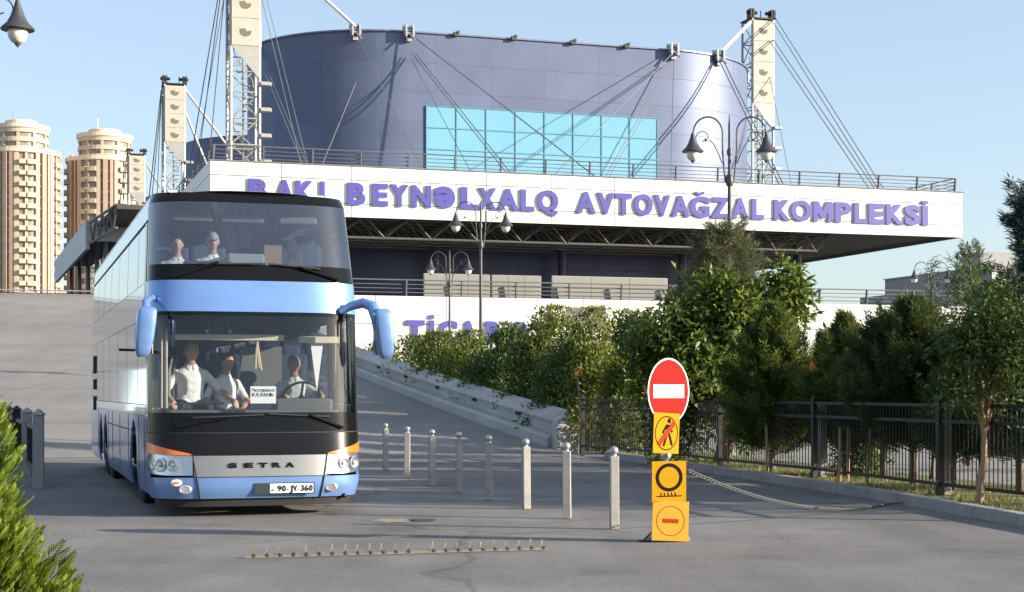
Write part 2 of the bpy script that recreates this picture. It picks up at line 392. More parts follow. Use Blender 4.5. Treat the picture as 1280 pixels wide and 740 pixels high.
# patches in the road
m_dk = M("fresh_asphalt", (.04, .04, .042), .8, var=.3, scale=8); m_lt = M("pale_patch", (.24, .225, .17), .85, var=.25, scale=6)
def blob(name, c, rx, ry, m, z, seed):
    q = random.Random(seed); n = 22
    return sheet(name, [(c.x + rx * math.cos(6.283*i/n) * q.uniform(.75, 1.15), c.y + ry * math.sin(6.283*i/n) * q.uniform(.75, 1.15)) for i in range(n)], z, m)
m_p1 = M("patch_dark", (.165, .158, .15), .85, var=.22, scale=6, bump=.3); m_p2 = M("patch_light", (.215, .205, .194), .85, var=.18, scale=6, bump=.3); m_tar = M("tar_joint", (.13, .125, .12), .6, var=.3, scale=8)
def quad(c0, wd, ln, ang, m, z, seed):
    q = random.Random(seed); r = rotm(rz=ang); P = []
    for sx, sy in ((-1,-1),(1,-1),(1,1),(-1,1)):
        for k in range(5):
            nx, ny = ((1,-1),(1,1),(-1,1),(-1,-1))[((-1,-1),(1,-1),(1,1),(-1,1)).index((sx, sy))]; f = k/5
            nsx, nsy = {(-1,-1):(1,-1),(1,-1):(1,1),(1,1):(-1,1),(-1,1):(-1,-1)}[(sx, sy)]
            p = Vector(((sx + (nsx-sx)*f)*wd/2 + q.gauss(0, .012), (sy + (nsy-sy)*f)*ln/2 + q.gauss(0, .012), 0)); P.append(r @ p + c0)
    return sheet("road", P, z, m)
for a_ in (46, 57, 69, 82, 96):
    mb = MB(); bs = np.linspace(-5.5, 13.2, 12)
    vs = []
    for b_ in bs: z_ = ramp_z(a_) + .006; vs += [ab(a_, b_, z_), ab(a_ + .04, b_, ramp_z(a_ + .04) + .006)]
    mb.add(vs, [(i*2, i*2+2, i*2+3, i*2+1) for i in range(11)]); tag(mb.build("ramp", m_tar), kind='structure')
blob("road", gd(527, 650), .18, .26, m_dk, .0, 1); blob("road", gd(490, 650.5), .26, .28, m_lt, .0, 2)

# ================================================================== TERMINAL
term = thing("terminal_building", "large navy and white coach terminal with curved metal upper hall above a wide canopy", "building", uv(0, 0, 0), TH)
def tl(mb, name, mats, parent=None, **k):          # builder in (s, v, z) local coordinates
    return mb.build(name, mats, parent if parent is not None else term, **k)
ZB, ZT, LEN, DEP = 14.05, 17.72, s_at(1203, 0), 42.0
def panels(mb, s0, s1, z0, z1, pw, rows, y, t=.06, side=None, gap=.05):
    n = max(1, round((s1 - s0) / pw)); w_ = (s1 - s0) / n
    for i in range(n):
        for (r0, r1) in rows:
            za, zb = z0 + (z1 - z0) * r0, z0 + (z1 - z0) * r1
            c = (s0 + w_ * (i + .5), y, (za + zb) / 2); d = (w_ - gap, t, zb - za - gap)
            if side is None: mb.box(c, d)
            else: mb.box((side, s0 + w_ * (i + .5), (za + zb) / 2), (t, w_ - gap, zb - za - gap))
mb = MB(); panels(mb, 0, LEN, ZB, ZT, 5.1, [(0, .27), (.27, .73), (.73, 1)], 0)
panels(mb, .04, DEP, ZB, ZT, 5.1, [(0, .27), (.27, .73), (.73, 1)], 0, side=0.0)
panels(mb, .04, DEP, ZB, ZT, 5.1, [(0, .27), (.27, .73), (.73, 1)], 0, side=LEN)
tl(mb, "fascia", white_p)
mb = MB(); mb.box((LEN/2, .08, (ZB+ZT)/2), (LEN-.1, .08, ZT-ZB-.02)); mb.box((.08, DEP/2, (ZB+ZT)/2), (.08, DEP-.3, ZT-ZB-.02)); mb.box((LEN-.08, DEP/2, (ZB+ZT)/2), (.08, DEP-.3, ZT-ZB-.02))
mb.box((LEN/2, .06, ZT+.04), (LEN+.16, .32, .07)); tl(mb, "fascia_backing", gap_grey)
mb = MB(); mb.box((LEN/2, DEP/2+.1, ZT-.12), (LEN-.4, DEP-.3, .2)); tl(mb, "canopy_deck", conc)
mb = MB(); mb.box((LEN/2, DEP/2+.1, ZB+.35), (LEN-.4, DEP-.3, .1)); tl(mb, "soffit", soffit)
# space frame under the soffit
mb = MB(); zt, zb_ = ZB + .22, ZB - 1.25
nv = 5; ns = 14; LF = 50.0; dv = 9.2 / (nv - 1)
for j in range(nv):
    v = .6 + dv * j
    mb.tube([(.6, v, zt), (LF, v, zt)], .075, 6)
    if j < nv - 1: mb.tube([(2.2, v + dv/2, zb_), (LF-1.6, v + dv/2, zb_)], .095, 6)
ds = (LF - .6) / ns
for i in range(ns + 1):
    s = .6 + ds * i; mb.tube([(s, .6, zt), (s, 9.8, zt)], .06, 6)
    if i < ns:
        sb = s + ds / 2; mb.tube([(sb, .6 + dv/2, zb_), (sb, 9.8 - dv/2, zb_)], .07, 6)
        for j in range(nv - 1):
            v = .6 + dv * (j + .5)
            for a, b in ((0, 0), (1, 0), (0, 1), (1, 1)):
                mb.tube([(sb, v, zb_), (s + ds * a, .6 + dv * (j + b), zt)], .05, 5, False)
tl(mb, "space_frame", truss_m)

# upper hall: stadium shaped drum
S0, S1, VF, RR = s_at(510, 10), s_at(840, 10), 10.0, 11.0
ZTOP = z_at(510, 40, 10)
def stadium(s0, s1, vf, r, n=36):
    pts = []
    for i in range(n + 1):
        t = math.pi * i / n; pts.append((s0 - r * math.sin(t), vf + r + r * math.cos(t)))        # back-left to front-left
    for i in range(1, 12): pts.append((s0 + (s1 - s0) * i / 12, vf))
    for i in range(n + 1):
        t = math.pi * i / n; pts.append((s1 + r * math.sin(t), vf + r - r * math.cos(t)))
    for i in range(1, 12): pts.append((s1 - (s1 - s0) * i / 12, vf + 2 * r))
    return pts
def hall(name, s0, s1, vf, r, z0, z1, mat_, parent, cap=True):
    pts = stadium(s0, s1, vf, r); n = len(pts); vs = []; pl = []; acc = 0
    pts2 = pts + [pts[0]]
    lens = [0]
    for i in range(n): lens.append(lens[-1] + math.dist(pts2[i], pts2[i+1]))
    for z in (z0, z1):
        for i in range(n + 1): vs.append((pts2[i][0], pts2[i][1], z)); pl.append((lens[i], z, 0))
    m = n + 1
    mb = MB().add(vs, [(i, i+1, m+i+1, m+i) for i in range(n)])
    nv_ = len(mb.v)
    if cap: mb.add([(x, y, z1 - .02) for x, y in pts], [tuple(range(n))])
    o = mb.build(name, mat_, parent); set_plan(o, pl + [(0, 0, 0)] * (len(mb.v) - nv_))
    for p in o.data.polygons:
        if len(p.vertices) == 4: p.use_smooth = True
    return o
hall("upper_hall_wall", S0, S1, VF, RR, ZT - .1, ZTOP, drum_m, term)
mb = MB()
pts = stadium(S0, S1, VF - .03, RR + .03)
for i in range(len(pts)):
    a, b = pts[i], pts[(i+1) % len(pts)]; mb.bar((*a, ZTOP + .03), (*b, ZTOP + .03), .22, .12)
tl(mb, "roof_coping", M("coping_metal", (.16, .17, .25), .45, .4))
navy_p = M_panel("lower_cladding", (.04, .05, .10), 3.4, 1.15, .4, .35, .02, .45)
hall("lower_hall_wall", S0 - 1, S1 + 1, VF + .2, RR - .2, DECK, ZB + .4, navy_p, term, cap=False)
# curtain glazing, as glass with a grid of mullions
gs0, gs1 = s_at(533, 9.9), s_at(822, 9.9); gz = z_at(533, 132, 9.9)
g = tl(MB().box(((gs0+gs1)/2, VF-.02, (gz + ZT)/2), (gs1-gs0, .1, gz-ZT)), "curtain_glazing", cyan_g)
mb = MB(); mz = M("mullion", (.12, .29, .37), .4, .4)
for i in range(9): s = gs0 + (gs1-gs0) * i / 8; mb.box((s, VF-.09, (gz+ZT)/2), (.07, .08, gz-ZT))
z = gz
while z > ZT: mb.box(((gs0+gs1)/2, VF-.095, z), (gs1-gs0, .08, .06)); z -= 1.72
tl(mb, "mullions", mz, g)
# roof anchors: big brackets at the corners, small lugs along the flat
def anchor(mb, s, v, z):
    for o_ in (-.28, .28):
        mb.box((s + o_, v - .25, z - .1), (.12, .7, 1.0)); mb.box((s + o_, v + .3, z + .25), (.12, .5, .5))
    mb.cyl((s - .45, v - .35, z - .3), (s + .45, v - .35, z - .3), .12); mb.cyl((s - .45, v + .1, z + .2), (s + .45, v + .1, z + .2), .12)
    mb.box((s, v - .1, z - .75), (.4, .35, .3)); mb.cyl((s, v-.3, z-.3), (s+.3, v-1.0, z-.9), .07)
anch = []
def on_arc(s0, deg, left): t = math.radians(deg); return (s0 + (-1 if left else 1) * RR * math.sin(t), VF + RR - RR * math.cos(t))
for (s, v) in ((S0, VF), on_arc(S0, 22, True), on_arc(S0, 78, True), (S1, VF), on_arc(S1, 25, False), on_arc(S1, 80, False)):
    mb = MB(); anchor(mb, s, v - .1, ZTOP + .1); tl(mb, "roof_anchor", steel); anch.append((s, v - .45, ZTOP - .2))
for px in (570, 642, 716, 783):
    s = s_at(px, 9.8); mb = MB(); mb.box((s, VF-.18, ZTOP+.05), (.4, .4, .3)); mb.box((s+.15, VF-.3, ZTOP+.2), (.2, .3, .2)); tl(mb, "roof_lug", lamp_iron)

# railings (roof of canopy and lower deck)
def railing(mb, p, q, h, step, rails=4):
    p, q = Vector(p), Vector(q); n = max(1, round((q - p).length / step)); d = (q - p).normalized(); nrm = Vector((-d.y, d.x, 0))
    for i in range(n + 1):
        c = p.lerp(q, i / n); mb.bar(c, c + Vector((0, 0, h)) - nrm * .12, .08, .24)
    for k in range(rails):
        z = h * (1 - k / rails) - .03 if k else h; mb.tube([p + Vector((0, 0, z)), q + Vector((0, 0, z))], .05 if k == 0 else .03, 6)
mb = MB(); railing(mb, (.3, .35, ZT + .05), (LEN - .5, .35, ZT + .05), 1.12, 3.55); railing(mb, (.3, .4, ZT + .05), (.3, DEP, ZT + .05), 1.12, 3.55); railing(mb, (LEN-.5, .4, ZT+.05), (LEN-.5, DEP, ZT+.05), 1.12, 3.55)
tl(mb, "roof_railing", rail_m)
# stay cables and their struts from the roof anchors down to the deck edge
mb = MB()
def cab(p, q, r=.045, dbl=0.):
    if dbl:
        for o_ in (-dbl/2, dbl/2): mb.tube([(p[0]+o_, p[1], p[2]), (q[0]+o_, q[1], q[2])], r, 5)
    else: mb.tube([p, q], r, 5)
A = anch[0]; cab(A, (s_at(748, 1), 1, ZT), .055); cab((A[0]+.4, A[1], A[2]-1.6), (s_at(638, 1), 1, ZT), .04, .32); cab((A[0]+.2, A[1], A[2]-2), (s_at(590, 1.5), 1.5, ZT), .03)
B = anch[3]; cab(B, (s_at(690, 1.2), 1.2, ZT), .035); cab((B[0]-.3, B[1], B[2]-1), (s_at(757, 1.5), 1.5, ZT), .035, .3); cab(B, (s_at(838, 6), 6, ZT), .035)
Cc = anch[4]; cab(Cc, (s_at(978, 1), 1, ZT), .05, .36)
A1_ = anch[1]; cab(A1_, (s_at(530, 2), 2, ZT), .03); cab((A1_[0], A1_[1], A1_[2]-4), (A1_[0]-4, 5, ZT), .03)
cab(anch[2], (s_at(384, 3), 3, ZT), .035, .3)
tl(mb, "stay_cable", cable_m)

# lower storey: white wall, boards, dark panel
LV = -3.0
DK = DECK
LE = s_at(1262, LV)
mb = MB(); panels(mb, .8, LE, 0.0, DK, 5.2, [(0, .25), (.25, .5), (.5, .76), (.76, 1)], LV)
panels(mb, LV, 30, 0, DK, 5.2, [(0, .25), (.25, .5), (.5, .76), (.76, 1)], 0, side=.85)
tl(mb, "lower_wall", white_p)
mb = MB(); mb.box((LE/2+.4, LV+.09, DK/2-.01), (LE-1, .1, DK)); mb.box((LE/2+.4, 20, DK-.1), (LE-1.2, 45.6, .2)); tl(mb, "lower_deck", gap_grey)
mb = MB(); railing(mb, (1.2, LV + .3, DK), (LE - .5, LV + .3, DK), 1.15, 4.1); tl(mb, "deck_railing", rail_m)
board = M("deck_board", (.20, .20, .185), .6, var=.06, scale=1)
for (a, b, y0) in ((530, 612, 342), (615, 676, 344), (690, 834, 345)):
    s0, s1 = s_at(a, LV+.8), s_at(b, LV+.8); hh = z_at(a, y0, LV+.8) - DK; n = 3
    mb = MB()
    for i in range(n): mb.box((s0 + (s1-s0)*(i+.5)/n, LV+.8, DK + hh/2 + .03), ((s1-s0)/n - .04, .05, hh - .06))
    f = tl(mb, "screen_board", board)
    mb = MB()
    for i in range(n+1): mb.box((s0+(s1-s0)*i/n, LV+.83, DK+hh/2), (.05, .05, hh))
    mb.box(((s0+s1)/2, LV+.83, DK+hh), (s1-s0, .05, .05)); tl(mb, "board_frame", steel, f)
s0, s1 = s_at(708, LV), s_at(757, LV); z1 = z_at(708, 384, LV)
tl(MB().box(((s0+s1)/2, LV-.05, z1-.75), (s1-s0, .06, 1.5)), "wall_board", M("dark_board", (.13, .125, .12), .6, var=.1, scale=2), bevel=.01)
# columns and service boxes in the shade on the deck
for s in (8, 18.5, 29, 39.5, 50):
    tl(MB().cyl((s, 8.2, DK), (s, 8.2, ZB-.2), .34, n=18), "column", navy)

# ------------------------------------------------------------------ lettering
def glyph(ch, bold=.045):
    cu = bpy.data.curves.new("letter", 'FONT'); cu.body = ch; cu.size = 1; cu.offset = bold; cu.extrude = .07; cu.resolution_u = 4
    ob = bpy.data.objects.new("letter", cu); COL.objects.link(ob); dg = bpy.context.evaluated_depsgraph_get(); dg.update()
    me = bpy.data.meshes.new_from_object(ob.evaluated_get(dg)); COL.objects.unlink(ob); bpy.data.objects.remove(ob)
    return me
CAPH = None
def glyph_schwa(bold):
    me = glyph('e', bold); ys = [v.co.y for v in me.vertices]; lo, hi = min(ys), max(ys)
    for v in me.vertices: v.co = (-v.co.x, (hi - v.co.y) / (hi - lo) * (CAPH + 2*bold) - bold, -v.co.z)
    return me
def glyph_m(bold):
    h0, h1 = -bold, CAPH + bold; s_ = .20; mb = MB()
    mb.prism([(0, h0), (s_, h0), (s_, h1 - .42), (.42, h0 + .12), (.50, h0 + .12), (.92 - s_, h1 - .42), (.92 - s_, h0), (.92, h0), (.92, h1), (.92 - s_*1.25, h1), (.46, h0 + .42), (s_*1.25, h1), (0, h1)], .14, Matrix.Translation((0, 0, -.07)))
    o = mb.build("letter", letter_m); me = o.data; bpy.data.objects.remove(o); return me
def glyph_mark(ch, bold):
    me = glyph('G' if ch == 'Ğ' else 'I', bold); xs = [v.co.x for v in me.vertices]; cx = (min(xs) + max(xs))/2; w_ = max(xs) - min(xs)
    bm = bmesh.new(); bm.from_mesh(me)
    if ch == 'İ': P = [(cx - w_/2, CAPH + .10), (cx + w_/2, CAPH + .10), (cx + w_/2, CAPH + .23), (cx - w_/2, CAPH + .23)]
    else:
        ang = np.linspace(math.pi + .35, 2*math.pi - .35, 12)
        P = [(cx + .19*math.cos(t_), CAPH + .27 + .19*math.sin(t_)) for t_ in ang] + [(cx + .11*math.cos(t_), CAPH + .27 + .10*math.sin(t_)) for t_ in ang[::-1]]
    n = len(P); lo = [bm.verts.new((x, y, -.07)) for x, y in P]; hi = [bm.verts.new((x, y, .07)) for x, y in P]
    for k in range(n): bm.faces.new((lo[k], lo[(k+1) % n], hi[(k+1) % n], hi[k]))
    if ch == 'İ': bm.faces.new(hi); bm.faces.new(lo[::-1])
    else:
        for k in range(11): bm.faces.new((hi[k], hi[k+1], hi[n-2-k], hi[n-1-k])); bm.faces.new((lo[n-1-k], lo[n-2-k], lo[k+1], lo[k]))
    bm.to_mesh(me); bm.free(); return me
def letter(ch, parent, x0, x1, z0, cap, y, mats, depth, name="letter", bold=.045):
    """one letter standing on z0, as wide as x0..x1, cap height cap, its face at -y"""
    global CAPH
    if CAPH is None:
        m_ = glyph("H", .0); CAPH = max(v.co.y for v in m_.vertices)
    me = glyph_schwa(bold) if ch == 'Ə' else glyph_mark(ch, bold) if ch in 'Ğİ' else glyph_m(bold) if ch == 'M' else glyph(ch, bold); xs = [v.co.x for v in me.vertices]; a, b = min(xs), max(xs)
    e = bold
    for v in me.vertices:
        x = x0 + (v.co.x - a) / (b - a) * (x1 - x0); z = z0 + (v.co.y + e) / (CAPH + 2*e) * cap
        yy = y - (v.co.z + .07) / .14 * depth
        v.co = (x, yy, z)
    me.materials.clear()
    for m in mats: me.materials.append(m)
    for p in me.polygons: p.material_index = 0 if abs(p.normal.y) > .8 else min(1, len(mats)-1)
    bm = bmesh.new(); bm.from_mesh(me); bmesh.ops.recalc_face_normals(bm, faces=bm.faces); bm.to_mesh(me); bm.free()
    for p in me.polygons: p.material_index = 0 if abs(p.normal.y) > .8 else min(1, len(mats)-1)
    o = bpy.data.objects.new(name, me); COL.objects.link(o); o.parent = parent
    return o
words = [
 ("first purple word on the white fascia, half hidden behind the coach roof", "BAKI", [(311,335),(344,368),(370,393),(401,406)]),
 ("long purple word reading BEYNƏLXALQ on the white canopy fascia", "BEYNƏLXALQ", [(435,457),(466,485),(488,511),(515,539),(543,569),(576,598),(598,621),(623,648),(651,668),(672,698)]),
 ("purple word reading AVTOVAĞZAL on the fascia, crossed by the tall street lamp", "AVTOVAĞZAL", [(721,745),(747,768),(770,790),(793,816),(818,838),(840,862),(863,887),(889,912),(915,936),(940,955)]),
 ("purple word reading KOMPLEKSİ at the right end of the fascia", "KOMPLEKSİ", [(968,988),(989,1014),(1017,1040),(1044,1064),(1068,1084),(1086,1105),(1108,1130),(1131,1150),(1153,1160)]),
]
zl = z_at(445, 256.5, -.15)
for lab, wd, xs in words:
    sA = s_at(xs[0][0], -.15); t = thing("sign_lettering", lab, "sign", uv(sA, -.035, zl), TH, "words of raised purple letters on the fascia")
    for ch, (a, b) in zip(wd, xs):
        letter(ch, t, s_at(a, -.15) - sA, s_at(b, -.15) - sA, 0, 1.62, 0, (letter_m, letter_side), .15)
sA = s_at(507, LV - .15)
zt_ = z_at(510, 400, LV - .15)
t = thing("sign_lettering", "purple word starting with T low on the white lower wall, its foot hidden by bushes", "sign", uv(sA, LV - .035, zt_ - 1.62), TH)
for ch, (a, b) in zip("TİCARƏT", [(508,531),(537,543),(549,572),(575,597),(608,630),(638,661),(668,690)]):
    letter(ch, t, s_at(a, LV-.15) - sA, s_at(b, LV-.15) - sA, 0, 1.62, 0, (letter_m, letter_side), .15)

# ------------------------------------------------------------------ further halls of the same complex
for i, (v0, lab) in enumerate(((63.5, "blue metal drum hall seen behind the left lattice mast"), (116, "farther blue drum hall low behind the second mast"))):
    t = thing("drum_hall", lab, "building", uv(0, v0, 0), TH)
    hall("hall_wall", S0, S1, 0, RR, 5, ZTOP, drum_m, t)
    mb = MB(); mb.box((S0+10, -4, ZT-1.5), (LEN-6, 10, 3)); mb.build("canopy", white_p, t)

# ------------------------------------------------------------------ masts
def mast(label, base, ztop, zclad, rz=TH, holes=4):
    h = ztop - base.z; t = thing("lattice_mast", label, "mast", base, rz, "lattice masts holding the stay cables")
    W = 1.05
    mb = MB()
    for sx in (-1, 1):
        for sy in (-1, 1): mb.tube([(sx*W, sy*W, 0), (sx*W, sy*W, h)], .11, 8)
    mb.build("legs", mast_m, t, smooth=True)
    mb = MB(); n = int(h / 1.9)
    for i in range(n):
        z = i * h / n; z2 = (i + 1) * h / n
        for a, b in (((-W,-W),(W,-W)), ((W,-W),(W,W)), ((W,W),(-W,W)), ((-W,W),(-W,-W))):
            mb.tube([(*a, z), (*b, z)], .06, 5); 
            p, q = (a, b) if i % 2 else (b, a)
            mb.tube([(*p, z), (*q, z2)], .05, 5)
    # spiral stair inside
    for i in range(int(h / .5)):
        a = i * .55; mb.bar((0, 0, i*.5), (.75*math.cos(a), .75*math.sin(a), i*.5), .28, .04)
    mb.tube([(.75*math.cos(i*.55), .75*math.sin(i*.55), i*.5 + .9) for i in range(int(h/.5))], .03, 4)
    mb.tube([(0, 0, 0), (0, 0, h)], .07, 6)
    mb.build("lattice", mast_m, t)
    for i in range(int((zclad - base.z) / 1.9)):
        mb = MB(); mb.prism([(W+.05, -.35), (W+.75, -.35), (W+.9, 0), (W+.75, .35), (W+.05, .35)], .25, Matrix.Translation((0, -W, i*1.9 + .6)))
        mb.build("side_bracket", mast_m, t)
    zc = zclad - base.z; ph = (h - zc - .15) / holes
    for side in range(2):
        mb = MB(); dks = []
        for i in range(holes):
            z = zc + ph * (i + .5)
            if side == 0:
                mb.box((0, -W-.12, z), (2*W-.1, .08, ph-.04)); y = -W - .165
                M4 = Matrix.Translation((0, y+.02, z)) @ Matrix.Rotation(math.pi/2, 4, 'X')
            else:
                mb.box((W+.12, 0, z), (.08, 2*W-.1, ph-.04)); M4 = Matrix.Translation((W+.145, 0, z)) @ Matrix.Rotation(math.pi/2, 4, 'Z') @ Matrix.Rotation(math.pi/2, 4, 'X')
            poly = [(.42*math.cos(q), .42*math.sin(q)*.8) for q in np.linspace(math.pi, 2*math.pi, 12)]; poly += [(.42, .12), (.1, .05), (-.05, .26), (-.42, .2)]
            dk = MB(); dk.prism(poly, .03, M4); dks.append(dk)
        pn = mb.build("cladding_panel", mast_pan, t)
        for dk in dks: dk.build("cut_out", M("hole_dark", (.15, .135, .115), .9) if "hole_dark" not in bpy.data.materials else bpy.data.materials["hole_dark"], pn)
    mb = MB(); mb.prism([(-W, 0), (W, 0), (W, -2.4)], .06, Matrix.Translation((0, -W-.06, zc)) @ Matrix.Rotation(math.pi/2, 4, 'X')); mb.build("skirt_panel", mast_m, t)
    mb = MB()
    for sx in (-1, 1):
        mb.box((sx*W*.9, -W*.7, h+.45), (.16, .8, .9)); mb.box((sx*W*.9+.25*sx, -W*.7, h+.45), (.16, .8, .9)); mb.cyl((sx*W*.9-.5, -W*.7, h+.6), (sx*W*.9+.5, -W*.7, h+.6), .16)
        mb.tube([(sx*W*.6, W*.6, h), (sx*W*.6, W*.6, h+1.2)], .05, 5)
    mb.box((0, 0, h+.05), (2*W+.3, 2*W+.3, .12)); mb.build("head_bracket", steel_d, t)
    return t
m1 = at(303, 205, 118); m1.z = ZT
def p_at(px, d, z): return Vector(((px-640)/F*d, d, z))
masts = [mast("nearest pale lattice mast, cut by the top of the picture beside the blue drum", p_at(304, 118, ZT - .05), 35.0, 26.8),
         mast("second lattice mast with beige cladding standing left behind the nearest one", p_at(217, 170, 8), 34.0, 27.9),
         mast("third lattice mast, smaller, rising just above the coach roof before the towers", p_at(170, 222, 8), 34.3, 29),
         mast("farthest small mast in front of the second apartment tower", p_at(115, 306, 8), 33.4, 28.5),
         mast("pale lattice mast at the right end of the blue terminal roof", p_at(947, 149, ZT - .05), 36.0, 28.2)]
def stays(t, lines, m=cable_m):
    mb = MB(); inv = Matrix.Rotation(-TH, 3, 'Z')
    for p, q, r in lines: mb.tube([inv @ (Vector(p) - t.location), inv @ (Vector(q) - t.location)], r*.8, 5)
    return mb.build("stay_cable", m, t)
def mtop(t, dx, z): return t.location + Vector((dx, -.5, z - t.location.z))
def W3(c): return uv(c[0], c[1], c[2])
T = masts[0]
stays(T, [(mtop(T, -1, 35), p_at(226, 150, ZT), .06), (mtop(T, -1, 35), p_at(240, 140, ZT), .05), (mtop(T, -1, 34), p_at(258, 128, ZT), .05), (mtop(T, -.8, 33.5), p_at(232, 150, ZT), .035),
          (mtop(T, .6, 34), p_at(378, 117, ZT), .035), (mtop(T, .9, 34), p_at(386, 117, ZT), .035)])
mb = MB(); inv = Matrix.Rotation(-TH, 3, 'Z')
for p, q, r in ((mtop(T, 1, 33.2), W3(anch[2]), .13), (mtop(T, 1, 35), W3(anch[1]), .13)): mb.tube([inv @ (p - T.location), inv @ (Vector(q) + Vector((0,0,.4)) - T.location)], r, 8)
mb.build("strut", mast_m, T)
T = masts[1]
stays(T, [(mtop(T, -1.2, 33.5), p_at(172, 215, 14), .08), (mtop(T, -1.2, 32.5), p_at(178, 210, 14), .07), (mtop(T, -1.2, 33), p_at(192, 190, 15), .06), (mtop(T, -1, 31), p_at(200, 180, 15), .05)])
mb = MB()
for p, q, r in ((mtop(T, 1, 34), p_at(288, 172, 27.5), .14), (mtop(T, 1.2, 31.5), p_at(265, 172, 24.5), .14), (p_at(265, 172, 24.5), p_at(258, 165, 17), .12)): mb.tube([inv @ (p - T.location), inv @ (q - T.location)], r, 8)
mb.build("strut", mast_m, T)
T = masts[2]
stays(T, [(mtop(T, -1.2, 34), p_at(128, 290, 14), .1), (mtop(T, -1.2, 33), p_at(140, 280, 14), .08), (mtop(T, 0, 33), p_at(152, 240, 15), .08)])
mb = MB()
for p, q, r in ((mtop(T, 1, 34), p_at(200, 226, 30.5), .14), (p_at(148, 230, 23), p_at(120, 240, 14), .2), (p_at(130, 260, 27.5), p_at(160, 250, 21), .17)): mb.tube([inv @ (p - T.location), inv @ (q - T.location)], r, 8)
mb.build("strut", mast_m, T)
T = masts[4]
e1, e2 = uv(s_at(1099, 1), 1, ZT), uv(s_at(1088, 1), 1, ZT)
o2 = Vector((.45, 0, 0))
stays(T, [(mtop(T, 1, 36.4), e1, .05), (mtop(T, 1, 36.4) + o2, e1 + o2, .05), (mtop(T, .8, 34.4), e2, .05), (mtop(T, .8, 34.4) + o2, e2 + o2, .05), (mtop(T, .9, 31.5), uv(s_at(995, 14), 14, ZT), .035)])
mb = MB(); mb.tube([inv @ (mtop(T, -.6, 36) - T.location), inv @ (W3(anch[4]) + Vector((0, 0, .4)) - T.location)], .17, 8); mb.build("strut", white_p, T)

# ------------------------------------------------------------------ bay shelter at the top of the ramp
sh = thing("bay_shelter", "grey steel roofed shelter over the coach bays at the top of the ramp", "shelter", (0, 0, 0))
p0, p1, p2 = p_at(146, 110, 0), p_at(112, 122, 0), p_at(72, 160, 0)
def slab(mb, a, b, wd, z0, z1):
    r = Vector((CS, SN, 0)) * wd; q = [a, b, b + r, a + r]
    mb.add([Vector((p.x, p.y, z0)) for p in q] + [Vector((p.x, p.y, z1)) for p in q], [(3,2,1,0),(4,5,6,7),(0,1,5,4),(1,2,6,5),(2,3,7,6),(3,0,4,7)])
mb = MB(); slab(mb, p0, p2, 3.2, 14.1, 14.4); mb.build("roof", soffit, sh)
mb = MB(); slab(mb, p1 - Vector((.3, 0, 0)), p2 - Vector((.3, 0, 0)), .28, 12.4, 14.6); slab(mb, p1 + Vector((0, -.3, 0)), p1, 3.2, 13.0, 14.6); mb.build("fascia", M("shelter_fascia", (.36, .37, .39), .5, .3), sh)
mb = MB(); d = (p2 - p0); 
for zz in (14.4, 12.8): mb.tube([p0 + Vector((0, 0, zz)), p1 + Vector((0, 0, zz))], .1, 6)
for i in range(4):
    a = p0.lerp(p1, i/4); b = p0.lerp(p1, (i+.5)/4); c_ = p0.lerp(p1, (i+1)/4)
    mb.tube([a + Vector((0,0,14.4)), b + Vector((0,0,12.8)), c_ + Vector((0,0,14.4))], .08, 6)
mb.build("edge_truss", truss_m, sh)
for f in (0.02, .22, .45, .7, .96):
    q = p1.lerp(p2, f) + Vector((1.2, .4, 0)); MB().cyl((q.x, q.y, DECK), (q.x, q.y, 14.2), .2, n=12).build("column", rail_m, sh)
sheet("upper_deck", [ab(A1 - .5, -60)[:2], ab(A1 - .5, 13.6)[:2], ab(400, 13.6)[:2], ab(400, -60)[:2]], DECK - .02, paving)
# low parapet and rail seen along the crest
pr = thing("deck_railing", "thin pale railing along the crest of the ramp below the towers", "railing", ab(A1 + 6, 0, DECK), TH)
mb = MB(); railing(mb, (-30, 0, 0), (6, 0, 0), .55, 4, 2); mb.build("rails", steel, pr)

